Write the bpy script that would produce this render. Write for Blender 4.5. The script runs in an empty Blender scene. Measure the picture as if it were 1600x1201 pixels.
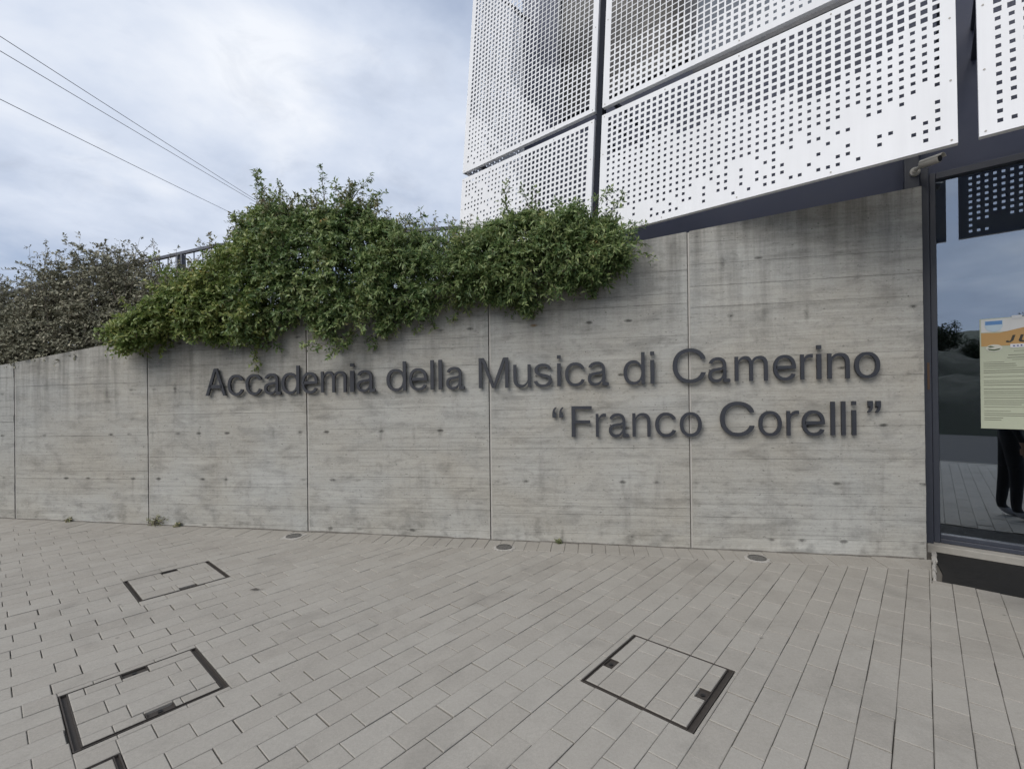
import bpy, bmesh, math, random
import numpy as np
from mathutils import Matrix, Vector
rnd = random.Random(7)
rng = np.random.default_rng(11)
sc = bpy.context.scene
COL = sc.collection

# ------------------------------------------------------------------ camera
CAM_H = 1.45
cam = bpy.data.cameras.new('camera')
cam.sensor_width = 36.0
cam.lens = 36.0 * 731.27 / 1600.0
cam.shift_y = (608.2 - 600.5) / 1600.0
cam.clip_start = 0.05
cam.clip_end = 3000.0
cam_o = bpy.data.objects.new('camera', cam)
COL.objects.link(cam_o)
PITCH, ROLL = 0.00318, -0.0113
_rp = Matrix(((1, 0, 0), (0, -math.sin(PITCH), math.cos(PITCH)), (0, math.cos(PITCH), math.sin(PITCH))))
_rr = Matrix(((math.cos(ROLL), math.sin(ROLL), 0), (-math.sin(ROLL), math.cos(ROLL), 0), (0, 0, 1)))
_m = _rr @ _rp                       # rows: right, up, forward
_r = Matrix((_m[0], _m[1], -_m[2])).transposed()
cam_o.matrix_world = Matrix.Translation((0, 0, CAM_H)) @ _r.to_4x4()
sc.camera = cam_o

# ------------------------------------------------------------------ world + sun
SUN_EL, SUN_AZ = math.radians(42), math.radians(224)   # azimuth from +Y clockwise: behind the camera, to its left
sun_dir = Vector((math.sin(SUN_AZ) * math.cos(SUN_EL), math.cos(SUN_AZ) * math.cos(SUN_EL), math.sin(SUN_EL)))
sun = bpy.data.lights.new('sun', 'SUN')
sun.energy = 2.1
sun.angle = math.radians(46)
sun.color = (1.0, 0.94, 0.855)
sun_o = bpy.data.objects.new('sun', sun)
sun_o.rotation_euler = (-sun_dir).to_track_quat('-Z', 'Y').to_euler()
COL.objects.link(sun_o)

world = bpy.data.worlds.new('World')
sc.world = world
world.use_nodes = True
wt = world.node_tree
wt.nodes.clear()
def wn_(t, **k):
    n = wt.nodes.new(t)
    for a, b in k.items():
        setattr(n, a, b)
    return n
w_out = wn_('ShaderNodeOutputWorld')
w_sky = wn_('ShaderNodeTexSky', sky_type='NISHITA', sun_disc=False)
w_sky.sun_elevation = SUN_EL
w_sky.sun_rotation = SUN_AZ
w_bg1 = wn_('ShaderNodeBackground'); w_bg1.inputs['Strength'].default_value = 0.12
wt.links.new(w_sky.outputs[0], w_bg1.inputs['Color'])
# broken cloud deck: direction projected on a flat layer overhead, two octaves of noise
w_tc = wn_('ShaderNodeTexCoord')
w_sep = wn_('ShaderNodeSeparateXYZ'); wt.links.new(w_tc.outputs['Generated'], w_sep.inputs[0])
def wmath(op, a, b=None, c=None):
    n = wn_('ShaderNodeMath', operation=op)
    for i, v in enumerate((a, b, c)):
        if v is None: continue
        if isinstance(v, (int, float)): n.inputs[i].default_value = v
        else: wt.links.new(v, n.inputs[i])
    return n.outputs[0]
zc = wmath('ADD', wmath('MAXIMUM', w_sep.outputs[2], 0.0), 0.22)
cx_ = wmath('DIVIDE', w_sep.outputs[0], zc); cy_ = wmath('DIVIDE', w_sep.outputs[1], zc)
w_cmb = wn_('ShaderNodeCombineXYZ'); wt.links.new(cx_, w_cmb.inputs[0]); wt.links.new(cy_, w_cmb.inputs[1])
w_cmb.inputs[2].default_value = 2.4
def wnoise(scale, detail, rough, dist):
    n = wn_('ShaderNodeTexNoise'); wt.links.new(w_cmb.outputs[0], n.inputs['Vector'])
    n.inputs['Scale'].default_value = scale; n.inputs['Detail'].default_value = detail
    n.inputs['Roughness'].default_value = rough; n.inputs['Distortion'].default_value = dist
    return n.outputs[0]
n1 = wnoise(0.85, 7, 0.52, 0.35)
n2 = wnoise(2.6, 6, 0.55, 0.2)
shape = wmath('ADD', wmath('MULTIPLY', n1, 0.64), wmath('MULTIPLY', n2, 0.36))
w_ramp = wn_('ShaderNodeValToRGB'); wt.links.new(shape, w_ramp.inputs[0])
el = w_ramp.color_ramp.elements
el[0].position = 0.36; el[0].color = (0.40, 0.475, 0.635, 1)
el[1].position = 0.63; el[1].color = (0.86, 0.895, 0.96, 1)
e = el.new(0.44); e.color = (0.515, 0.59, 0.735, 1)
e = el.new(0.53); e.color = (0.66, 0.725, 0.85, 1)
n3 = wnoise(4.3, 7, 0.58, 0.6)
w_wisp = wn_('ShaderNodeMapRange'); wt.links.new(n3, w_wisp.inputs[0])
w_wisp.inputs[1].default_value = 0.55; w_wisp.inputs[2].default_value = 0.72; w_wisp.inputs[3].default_value = 0.0; w_wisp.inputs[4].default_value = 0.30
w_tint = wn_('ShaderNodeMix', data_type='RGBA'); wt.links.new(w_wisp.outputs[0], w_tint.inputs[0]); wt.links.new(w_ramp.outputs[0], w_tint.inputs[6])
w_tint.inputs[7].default_value = (0.42, 0.47, 0.58, 1)
w_bg2 = wn_('ShaderNodeBackground'); w_bg2.inputs['Strength'].default_value = 0.86
wt.links.new(w_tint.outputs[2], w_bg2.inputs['Color'])
w_mr = wn_('ShaderNodeMapRange'); wt.links.new(shape, w_mr.inputs[0])
w_mr.inputs[1].default_value = 0.33; w_mr.inputs[2].default_value = 0.47
w_mr.inputs[3].default_value = 0.72; w_mr.inputs[4].default_value = 1.0
w_mix = wn_('ShaderNodeMixShader')
wt.links.new(w_mr.outputs[0], w_mix.inputs[0])
wt.links.new(w_bg1.outputs[0], w_mix.inputs[1]); wt.links.new(w_bg2.outputs[0], w_mix.inputs[2])
wt.links.new(w_mix.outputs[0], w_out.inputs['Surface'])

sc.view_settings.view_transform = 'Standard'
sc.view_settings.look = 'None'
sc.view_settings.exposure = 0.28
sc.view_settings.gamma = 1.0
sc.view_settings.use_curve_mapping = False
sc.render.engine = 'CYCLES'
sc.cycles.use_denoising = True
sc.cycles.use_adaptive_sampling = True
sc.cycles.adaptive_threshold = 0.02
sc.cycles.use_light_tree = False
world.cycles.sampling_method = 'MANUAL'
world.cycles.sample_map_resolution = 256
sc.cycles.max_bounces = 5
sc.cycles.diffuse_bounces = 2
sc.cycles.glossy_bounces = 3
sc.cycles.transmission_bounces = 4
sc.cycles.transparent_max_bounces = 8
sc.cycles.caustics_reflective = False
sc.cycles.caustics_refractive = False

# ------------------------------------------------------------------ frames of reference (metres)
def frame(ang, dist):
    """x axis along the plane, y axis into depth, origin `dist` metres out."""
    x = Vector((math.cos(ang), -math.sin(ang), 0)); y = Vector((math.sin(ang), math.cos(ang), 0))
    m = Matrix.Identity(4)
    for i in range(3):
        m[i][0] = x[i]; m[i][1] = y[i]; m[i][3] = (y * dist)[i]
    return m
WALL = frame(0.17146, 4.475)       # retaining wall: (u, v, z), v = 0 its front face
GRID = frame(0.72267, 0.0)         # paving grid: (b, a, z)
BLD = frame(0.72813, 0.0)          # building: (s, depth, z)
WALL_I, GRID_I, BLD_I = WALL.inverted(), GRID.inverted(), BLD.inverted()
def wall_top(u): return 2.766 + 0.1345 * u
BOARD_SLOPE = 0.0148
GLASS_B = 5.714
def fac_b(z): return 4.276 + 0.09294 * (z - 3.068)     # the perforated skin leans back
WALL_END = 2.748

# ------------------------------------------------------------------ helpers
def tag(o, label=None, cat=None, group=None, kind=None):
    if label: o['label'] = label
    if cat: o['category'] = cat
    if group: o['group'] = group
    if kind: o['kind'] = kind
    return o
def empty(name, m=None, loc=None):
    o = bpy.data.objects.new(name, None)
    o.empty_display_size = 0.2
    COL.objects.link(o)
    o.matrix_world = m.copy() if m is not None else Matrix.Identity(4)
    if loc is not None: o.matrix_world = (m if m is not None else Matrix.Identity(4)) @ Matrix.Translation(loc)
    return o
def link(name, me, mat=None, parent=None, m=None, smooth=False):
    if mat is not None and not me.materials: me.materials.append(mat)
    o = bpy.data.objects.new(name, me)
    COL.objects.link(o)
    if parent is not None:
        o.parent = parent            # children keep the parent's own frame unless m is given
        if m is not None: o.matrix_local = m
    elif m is not None:
        o.matrix_world = m.copy()
    if smooth:
        me.polygons.foreach_set('use_smooth', [True] * len(me.polygons))
    return o
class MB:
    """collects polygons, then links them as one mesh object"""
    def __init__(s): s.v = []; s.f = []
    def quad(s, *p):
        i = len(s.v); s.v.extend(tuple(q) for q in p); s.f.append(tuple(range(i, i + len(p)))); return s
    def box(s, x0, x1, y0, y1, z0, z1):
        i = len(s.v)
        s.v += [(x0,y0,z0),(x1,y0,z0),(x1,y1,z0),(x0,y1,z0),(x0,y0,z1),(x1,y0,z1),(x1,y1,z1),(x0,y1,z1)]
        for q in ((0,3,2,1),(4,5,6,7),(0,1,5,4),(1,2,6,5),(2,3,7,6),(3,0,4,7)): s.f.append(tuple(i+k for k in q))
        return s
    def hexa(s, lo, hi):
        """prism from 4 bottom + 4 top points"""
        i = len(s.v); s.v += [tuple(p) for p in lo] + [tuple(p) for p in hi]
        for q in ((0,3,2,1),(4,5,6,7),(0,1,5,4),(1,2,6,5),(2,3,7,6),(3,0,4,7)): s.f.append(tuple(i+k for k in q))
        return s
    def prism(s, poly, y0, y1):
        """polygon in (x,z), extruded from y0 (front) to y1"""
        n = len(poly); i = len(s.v)
        s.v += [(p[0], y0, p[1]) for p in poly] + [(p[0], y1, p[1]) for p in poly]
        s.f.append(tuple(i+k for k in range(n))); s.f.append(tuple(i+n+k for k in reversed(range(n))))
        for k in range(n):
            j = (k+1) % n; s.f.append((i+k, i+n+k, i+n+j, i+j))
        return s
    def tube(s, pts, rad, n=6, cap=True):
        pts = [Vector(p) for p in pts]; i0 = len(s.v)
        rads = rad if isinstance(rad, (list, tuple)) else [rad]*len(pts)
        up = Vector((0.13, 0.31, 0.94))
        for k, p in enumerate(pts):
            d = (pts[min(k+1, len(pts)-1)] - pts[max(k-1, 0)]).normalized()
            a = d.cross(up)
            if a.length < 1e-3: a = d.cross(Vector((1,0,0)))
            a.normalize(); b = d.cross(a)
            for j in range(n):
                t = 2*math.pi*j/n
                s.v.append(tuple(p + (a*math.cos(t) + b*math.sin(t))*rads[k]))
        for k in range(len(pts)-1):
            for j in range(n):
                j2 = (j+1) % n; o = i0+k*n
                s.f.append((o+j, o+j2, o+n+j2, o+n+j))
        if cap:
            s.f.append(tuple(i0+j for j in reversed(range(n))))
            o = i0+(len(pts)-1)*n; s.f.append(tuple(o+j for j in range(n)))
        return s
    def disc(s, c, r, z, n=24, r0=0.0):
        i = len(s.v)
        if r0 == 0:
            s.v += [(c[0]+r*math.cos(2*math.pi*k/n), c[1]+r*math.sin(2*math.pi*k/n), z) for k in range(n)]
            s.f.append(tuple(i+k for k in range(n)))
        else:
            for rr in (r0, r):
                s.v += [(c[0]+rr*math.cos(2*math.pi*k/n), c[1]+rr*math.sin(2*math.pi*k/n), z) for k in range(n)]
            for k in range(n):
                j = (k+1) % n; s.f.append((i+k, i+n+k, i+n+j, i+j))
        return s
    def mesh(s, name):
        me = bpy.data.meshes.new(name); me.from_pydata(s.v, [], s.f); me.update(); return me
    def build(s, name, mat, parent=None, m=None, smooth=False):
        return link(name, s.mesh(name), mat, parent, m, smooth)
def bevel(o, w=0.004, seg=2):
    md = o.modifiers.new('bevel', 'BEVEL'); md.width = w; md.segments = seg; md.limit_method = 'ANGLE'
    return o
def clip(poly, fn):
    """keep the part of a polygon where fn(p) >= 0 (fn linear)"""
    out = []
    for i, p in enumerate(poly):
        q = poly[(i+1) % len(poly)]; a, b = fn(p), fn(q)
        if a >= 0: out.append(p)
        if (a >= 0) != (b >= 0):
            t = a/(a-b); out.append((p[0]+(q[0]-p[0])*t, p[1]+(q[1]-p[1])*t))
    return out
def parea(p): return 0.5*abs(sum(p[i][0]*p[(i+1) % len(p)][1]-p[(i+1) % len(p)][0]*p[i][1] for i in range(len(p)))) if len(p) > 2 else 0

# ------------------------------------------------------------------ materials
class NT:
    def __init__(s, name):
        s.mat = bpy.data.materials.new(name); s.mat.use_nodes = True
        s.t = s.mat.node_tree; s.t.nodes.clear()
        s.out = s.t.nodes.new('ShaderNodeOutputMaterial')
    def n(s, typ, ins=None, **k):
        nd = s.t.nodes.new(typ)
        for a, b in k.items(): setattr(nd, a, b)
        for key, v in (ins or {}).items():
            sock = nd.inputs[key]
            if hasattr(v, 'is_output'): s.t.links.new(v, sock)
            else: sock.default_value = v
        return nd
    def m(s, op, a, b=0.0, c=0.0, clamp=False):
        return s.n('ShaderNodeMath', {0: a, 1: b, 2: c}, operation=op, use_clamp=clamp).outputs[0]
    def noise(s, vec, scale, detail=4, rough=0.55, dist=0.0):
        return s.n('ShaderNodeTexNoise', {'Vector': vec, 'Scale': scale, 'Detail': detail, 'Roughness': rough, 'Distortion': dist}).outputs[0]
    def mapr(s, v, a, b, c, d):
        return s.n('ShaderNodeMapRange', {0: v, 1: a, 2: b, 3: c, 4: d}).outputs[0]
    def mix(s, f, a, b, blend='MIX'):
        return s.n('ShaderNodeMix', {0: f, 6: a, 7: b}, data_type='RGBA', blend_type=blend).outputs[2]
    def xyz(s, vec):
        o = s.n('ShaderNodeSeparateXYZ', {0: vec}).outputs; return o[0], o[1], o[2]
    def vec(s, x, y, z): return s.n('ShaderNodeCombineXYZ', {0: x, 1: y, 2: z}).outputs[0]
    def bump(s, h, strength=0.3, dist=0.01):
        return s.n('ShaderNodeBump', {'Height': h, 'Strength': strength, 'Distance': dist}).outputs[0]
    def done(s, color, rough=0.6, normal=None, metallic=0.0, spec=0.5):
        p = s.n('ShaderNodeBsdfPrincipled', {'Base Color': color, 'Roughness': rough, 'Metallic': metallic, 'Specular IOR Level': spec})
        if normal is not None: s.t.links.new(normal, p.inputs['Normal'])
        s.t.links.new(p.outputs[0], s.out.inputs[0]); return s.mat
def rgb(r, g, b): return (r, g, b, 1.0)
def simple(name, col, rough=0.5, metallic=0.0, var=0.12, scale=14.0, bump=0.0, spec=0.5):
    t = NT(name); tc = t.n('ShaderNodeTexCoord').outputs['Object']
    nz = t.noise(tc, scale, 5, 0.6)
    c = t.mix(nz, rgb(*(x*(1-var) for x in col)), rgb(*(min(1, x*(1+var)) for x in col)))
    return t.done(c, t.mapr(nz, 0.3, 0.7, max(0.02, rough-0.08), min(1, rough+0.08)), t.bump(nz, bump, 0.005) if bump else None, metallic, spec)

M = {}
def mat_concrete(name, base, boards=True):
    t = NT(name); tc = t.n('ShaderNodeTexCoord').outputs['Object']
    x, y, z = t.xyz(tc)
    zb = t.m('SUBTRACT', z, t.m('MULTIPLY', x, BOARD_SLOPE))
    big = t.noise(t.vec(x, y, t.m('MULTIPLY', zb, 1.3)), 0.8, 5, 0.6, 0.3)
    # board grain: noise drawn out along the boards
    grain = t.noise(t.vec(t.m('MULTIPLY', x, 1.3), y, t.m('MULTIPLY', zb, 34.0)), 1.0, 6, 0.62)
    grain2 = t.noise(t.vec(t.m('MULTIPLY', x, 3.2), y, t.m('MULTIPLY', zb, 75.0)), 1.0, 4, 0.65)
    fine = t.noise(tc, 55, 5, 0.7)
    blot = t.noise(t.vec(t.m('MULTIPLY', x, 2.0), y, t.m('MULTIPLY', zb, 4.5)), 1.5, 6, 0.62, 0.5)
    # single boards differ in tone
    brd = t.m('FLOOR', t.m('MULTIPLY', zb, 9.6))
    pan = t.m('FLOOR', t.m('MULTIPLY', t.m('ADD', x, 7.0), 0.53))
    wn = t.n('ShaderNodeTexWhiteNoise', {'Vector': t.vec(brd, pan, 3.0)}, noise_dimensions='3D').outputs[0]
    v = t.m('ADD', 1.0, t.m('MULTIPLY', t.m('SUBTRACT', grain, 0.5), 0.62))
    v = t.m('ADD', v, t.m('MULTIPLY', t.m('SUBTRACT', grain2, 0.5), 0.22))
    v = t.m('ADD', v, t.m('MULTIPLY', t.m('SUBTRACT', big, 0.5), 0.42))
    v = t.m('ADD', v, t.m('MULTIPLY', t.m('SUBTRACT', fine, 0.5), 0.40))
    v = t.m('ADD', v, t.m('MULTIPLY', t.m('SUBTRACT', wn, 0.5), 0.07))
    # darker weathered blotches and pale laitance streaks
    v = t.m('MULTIPLY', v, t.mapr(blot, 0.50, 0.74, 1.0, 0.66))
    pale = t.noise(t.vec(t.m('MULTIPLY', x, 0.9), y, t.m('MULTIPLY', zb, 11.0)), 1.0, 5, 0.55)
    v = t.m('ADD', v, t.mapr(pale, 0.58, 0.74, 0.0, 0.16))
    # hairlines along the boards, mottling, small dark flecks
    hl = t.noise(t.vec(t.m('MULTIPLY', x, 0.75), y, t.m('MULTIPLY', zb, 95.0)), 1.0, 3, 0.5)
    v = t.m('MULTIPLY', v, t.mapr(hl, 0.58, 0.74, 1.0, 0.80))
    mot = t.noise(t.vec(t.m('MULTIPLY', x, 10.0), y, t.m('MULTIPLY', zb, 25.0)), 1.0, 9, 0.76, 0.2)
    v = t.m('MULTIPLY', v, t.mapr(mot, 0.52, 0.72, 1.0, 0.66))
    v = t.m('ADD', v, t.mapr(mot, 0.40, 0.24, 0.0, 0.10))
    flk = t.noise(t.vec(t.m('MULTIPLY', x, 26.0), y, t.m('MULTIPLY', zb, 42.0)), 1.0, 3, 0.6)
    v = t.m('MULTIPLY', v, t.mapr(flk, 0.64, 0.70, 1.0, 0.55))
    # formwork nail rows: dark marks every 0.5 m up, about 0.3 m apart along
    row = t.m('DIVIDE', t.m('ADD', zb, -0.085), 0.5); ri = t.m('ROUND', row)
    dz = t.m('MULTIPLY', t.m('SUBTRACT', row, ri), 0.5)
    cl = t.m('DIVIDE', x, 0.302); ci = t.m('ROUND', cl)
    h = t.n('ShaderNodeTexWhiteNoise', {'Vector': t.vec(ci, ri, 1.0)}, noise_dimensions='3D')
    hx, hy, hz = t.xyz(h.outputs[1])
    dx = t.m('SUBTRACT', t.m('MULTIPLY', t.m('SUBTRACT', cl, ci), 0.302), t.m('MULTIPLY', t.m('SUBTRACT', hx, 0.5), 0.10))
    wob = t.noise(tc, 24, 4, 0.7)
    size = t.m('MULTIPLY', t.mapr(hz, 0.45, 1.0, 0.0, 1.0), t.mapr(wob, 0.3, 0.7, 0.35, 1.5))
    dh = t.m('SQRT', t.m('ADD', t.m('POWER', t.m('ABSOLUTE', t.m('MULTIPLY', dx, 0.42)), 2.0), t.m('POWER', t.m('ABSOLUTE', dz), 2.0)))
    spot = t.m('MULTIPLY', t.mapr(dh, 0.003, 0.019, 1.4, 0.0), size)
    dv = t.m('SQRT', t.m('ADD', t.m('POWER', t.m('ABSOLUTE', dx), 2.0), t.m('POWER', t.m('ABSOLUTE', t.m('MULTIPLY', t.m('ADD', dz, 0.02), 0.26)), 2.0)))
    drip = t.m('MULTIPLY', t.m('MULTIPLY', t.mapr(dv, 0.0, 0.030, 1.1, 0.0), t.mapr(hy, 0.45, 1.0, 0.0, 0.6)), t.mapr(wob, 0.3, 0.7, 0.2, 1.3))
    mark = t.m('MINIMUM', t.m('ADD', spot, drip), 1.0)
    v = t.m('MULTIPLY', v, t.mapr(mark, 0.05, 0.9, 1.0, 0.30))
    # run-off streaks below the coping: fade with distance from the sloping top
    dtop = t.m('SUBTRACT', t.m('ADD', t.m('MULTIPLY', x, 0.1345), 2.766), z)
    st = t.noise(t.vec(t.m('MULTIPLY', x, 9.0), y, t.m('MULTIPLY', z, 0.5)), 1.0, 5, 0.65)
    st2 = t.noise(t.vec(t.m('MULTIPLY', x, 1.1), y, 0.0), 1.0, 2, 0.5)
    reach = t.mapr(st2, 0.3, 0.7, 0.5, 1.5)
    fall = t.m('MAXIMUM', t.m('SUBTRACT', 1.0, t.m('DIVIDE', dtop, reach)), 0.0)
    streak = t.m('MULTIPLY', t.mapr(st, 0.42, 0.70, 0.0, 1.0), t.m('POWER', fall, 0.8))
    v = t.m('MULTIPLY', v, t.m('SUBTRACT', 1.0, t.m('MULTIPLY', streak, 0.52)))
    drp = t.noise(t.vec(t.m('MULTIPLY', x, 5.5), y, t.m('MULTIPLY', z, 0.9)), 1.0, 6, 0.7, 0.2)
    v = t.m('MULTIPLY', v, t.mapr(drp, 0.56, 0.74, 1.0, 0.80))
    # damp soiling patches low down
    low = t.m('MULTIPLY', t.mapr(z, 0.05, 0.4, 1.0, 0.0), t.mapr(t.noise(t.vec(t.m('MULTIPLY', x, 5.0), y, t.m('MULTIPLY', z, 6.0)), 1.0, 5, 0.6), 0.52, 0.7, 0.0, 1.0))
    v = t.m('MULTIPLY', v, t.m('SUBTRACT', 1.0, t.m('MULTIPLY', low, 0.4)))
    foot = t.m('MULTIPLY', t.mapr(zb, 0.10, 0.115, 1.0, 0.0), t.mapr(big, 0.3, 0.6, 0.3, 1.0))
    v = t.m('ADD', v, t.m('MULTIPLY', foot, 0.14))
    # blow holes
    vor = t.n('ShaderNodeTexVoronoi', {'Vector': tc, 'Scale': 9.0}).outputs[0]
    hole = t.m('MULTIPLY', t.mapr(vor, 0.0, 0.06, 1.0, 0.0), t.mapr(t.noise(tc, 3.0, 2, 0.5), 0.48, 0.56, 0.0, 1.0))
    v = t.m('MULTIPLY', v, t.m('SUBTRACT', 1.0, t.m('MULTIPLY', t.m('MINIMUM', t.m('MULTIPLY', hole, 2.0), 1.0), 0.6)))
    warm = t.mix(t.mapr(big, 0.35, 0.65, 0.0, 1.0), rgb(base[0]*1.03, base[1], base[2]*0.95), rgb(base[0]*0.98, base[1], base[2]*1.02))
    col = t.mix(1.0, warm, t.n('ShaderNodeCombineColor', {0: v, 1: v, 2: v}).outputs[0], 'MULTIPLY')
    # rust weeping from a few nails
    rust = t.m('MULTIPLY', t.m('MULTIPLY', spot, t.mapr(hx, 0.93, 0.95, 0.0, 1.0)), 0.8)
    col = t.mix(rust, col, rgb(0.28, 0.15, 0.03))
    hgt = t.m('ADD', t.m('ADD', t.m('MULTIPLY', grain, 0.7), t.m('MULTIPLY', grain2, 0.5)), t.m('SUBTRACT', t.m('MULTIPLY', fine, 0.35), t.m('MULTIPLY', t.m('ADD', spot, hole), 0.8)))
    return t.done(col, 0.88, t.bump(hgt, 0.35, 0.006), spec=0.25)
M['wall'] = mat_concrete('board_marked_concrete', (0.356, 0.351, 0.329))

def mat_paver():
    t = NT('concrete_paver'); geo = t.n('ShaderNodeNewGeometry')
    pos = geo.outputs['Position']
    oi = t.n('ShaderNodeObjectInfo').outputs['Random']
    isl = geo.outputs['Random Per Island']
    r = t.n('ShaderNodeTexWhiteNoise', {'Vector': t.vec(oi, isl, 0.7)}, noise_dimensions='3D').outputs[0]
    big = t.noise(pos, 0.7, 4, 0.6, 0.4)
    mid = t.noise(pos, 7.0, 5, 0.6)
    fine = t.noise(pos, 160.0, 3, 0.8)
    gr = t.noise(pos, 420.0, 2, 0.8)
    spt = t.noise(pos, 62.0, 4, 0.75)
    dirt = t.noise(pos, 2.1, 6, 0.68, 0.5)
    v = t.m('ADD', 1.0, t.m('MULTIPLY', t.m('SUBTRACT', r, 0.5), 0.085))
    v = t.m('ADD', v, t.m('MULTIPLY', t.m('SUBTRACT', big, 0.5), 0.30))
    v = t.m('ADD', v, t.m('MULTIPLY', t.m('SUBTRACT', mid, 0.5), 0.20))
    v = t.m('ADD', v, t.m('MULTIPLY', t.m('SUBTRACT', fine, 0.5), 0.42))
    v = t.m('ADD', v, t.m('MULTIPLY', t.m('SUBTRACT', gr, 0.5), 0.25))
    v = t.m('ADD', v, t.m('MULTIPLY', t.m('SUBTRACT', spt, 0.5), 0.36))
    v = t.m('MULTIPLY', v, t.mapr(dirt, 0.52, 0.74, 1.0, 0.80))
    spk = t.n('ShaderNodeTexVoronoi', {'Vector': pos, 'Scale': 38.0}).outputs[0]
    on = t.m('MULTIPLY', t.mapr(spk, 0.0, 0.09, 1.0, 0.0), t.mapr(t.noise(pos, 13.0, 2, 0.5), 0.60, 0.64, 0.0, 1.0))
    v = t.m('ADD', v, t.m('MULTIPLY', t.m('MINIMUM', t.m('MULTIPLY', on, 3.0), 1.0), 0.55))
    sd = t.m('MULTIPLY', t.mapr(t.n('ShaderNodeTexVoronoi', {'Vector': pos, 'Scale': 6.3}).outputs[0], 0.0, 0.10, 1.0, 0.0), t.mapr(t.noise(pos, 2.3, 2, 0.5), 0.55, 0.6, 0.0, 1.0))
    v = t.m('MULTIPLY', v, t.m('SUBTRACT', 1.0, t.m('MULTIPLY', sd, 0.7)))
    col = t.mix(1.0, t.mix(r, rgb(0.302, 0.284, 0.255), rgb(0.300, 0.285, 0.258)), t.n('ShaderNodeCombineColor', {0: v, 1: v, 2: v}).outputs[0], 'MULTIPLY')
    return t.done(col, 0.9, t.bump(t.m('ADD', fine, t.m('MULTIPLY', gr, 0.6)), 0.32, 0.002), spec=0.25)
M['paver'] = mat_paver()
M['joint_sand'] = simple('joint_sand', (0.120, 0.111, 0.098), 0.95, var=0.5, scale=40)
M['bank'] = simple('overgrown_bank', (0.020, 0.026, 0.016), 0.95, var=0.85, scale=2.2, bump=1.0)
M['asphalt'] = simple('asphalt', (0.036, 0.036, 0.038), 0.9, var=0.35, scale=60, bump=0.4)
M['soil'] = simple('soil', (0.11, 0.085, 0.06), 0.95, var=0.4, scale=9, bump=0.5)
M['grass_ground'] = simple('far_ground', (0.030, 0.034, 0.020), 0.95, var=0.5, scale=0.05)
M['hill'] = simple('hillside', (0.035, 0.048, 0.028), 0.95, var=0.6, scale=0.03)
M['slate_paint'] = simple('slate_paint', (0.044, 0.054, 0.098), 0.55, var=0.12, scale=3)
M['frame_paint'] = simple('dark_frame_paint', (0.042, 0.048, 0.066), 0.42, var=0.15, scale=20)
M['letter'] = simple('anthracite_letter', (0.031, 0.034, 0.043), 0.5, var=0.12, scale=9)
M['steel_dark'] = simple('dark_cast_steel', (0.050, 0.043, 0.038), 0.7, metallic=0.2, var=0.35, scale=60, bump=0.3)
M['mortar'] = simple('pale_mortar', (0.36, 0.345, 0.32), 0.95, var=0.25, scale=50, bump=0.5)
M['seal'] = simple('joint_seal', (0.40, 0.385, 0.36), 0.8, var=0.2, scale=25)
M['step'] = simple('step_concrete', (0.33, 0.315, 0.285), 0.9, var=0.35, scale=7, bump=0.4)
M['mat'] = simple('black_mat', (0.017, 0.0165, 0.016), 0.85, var=0.6, scale=9, bump=0.5, spec=0.2)
M['painted_sky'] = simple('pane_painted_sky', (0.17, 0.20, 0.25), 0.6, var=0.3, scale=4)  # pale sky reflection of the window pane, put into a dull colour
M['bark'] = simple('twig_bark', (0.11, 0.082, 0.060), 0.9, var=0.3, scale=30)
M['dry_bark'] = simple('dry_twig_bark', (0.15, 0.125, 0.105), 0.9, var=0.3, scale=30)
M['rail'] = simple('rail_steel', (0.085, 0.095, 0.125), 0.5, metallic=0.1, var=0.1)
M['wire'] = simple('wire', (0.16, 0.16, 0.18), 0.6)
M['cctv'] = simple('cctv_shell', (0.56, 0.54, 0.49), 0.45, var=0.1)
M['black'] = simple('black_plastic', (0.012, 0.012, 0.014), 0.3)
M['interior'] = simple('interior_paint', (0.10, 0.10, 0.11), 0.8)
M['interior_floor'] = simple('interior_floor', (0.09, 0.085, 0.08), 0.35)

def mat_panel():
    t = NT('white_panel'); tc = t.n('ShaderNodeTexCoord').outputs['Object']
    x, y, z = t.xyz(tc)
    a = t.noise(tc, 1.1, 4, 0.6)
    dr = t.noise(t.vec(t.m('MULTIPLY', x, 14.0), y, t.m('MULTIPLY', z, 0.8)), 1.0, 4, 0.6)
    v = t.m('ADD', t.mapr(a, 0.3, 0.7, 0.95, 1.03), t.mapr(dr, 0.35, 0.75, 0.01, -0.045))
    c = t.mix(1.0, rgb(0.770, 0.785, 0.820), t.n('ShaderNodeCombineColor', {0: v, 1: v, 2: v}).outputs[0], 'MULTIPLY')
    return t.done(c, 0.7, None, spec=0.2)
M['panel'] = mat_panel()

def mat_glass():
    t = NT('solar_glass')
    tr = t.n('ShaderNodeBsdfTransparent', {'Color': rgb(0.42, 0.46, 0.50)})
    gl = t.n('ShaderNodeBsdfGlossy', {'Color': rgb(0.80, 0.89, 1.0), 'Roughness': 0.0})
    mx = t.n('ShaderNodeMixShader', {0: 0.34, 1: tr.outputs[0], 2: gl.outputs[0]})
    t.t.links.new(mx.outputs[0], t.out.inputs[0]); return t.mat
M['glass'] = mat_glass()

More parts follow.
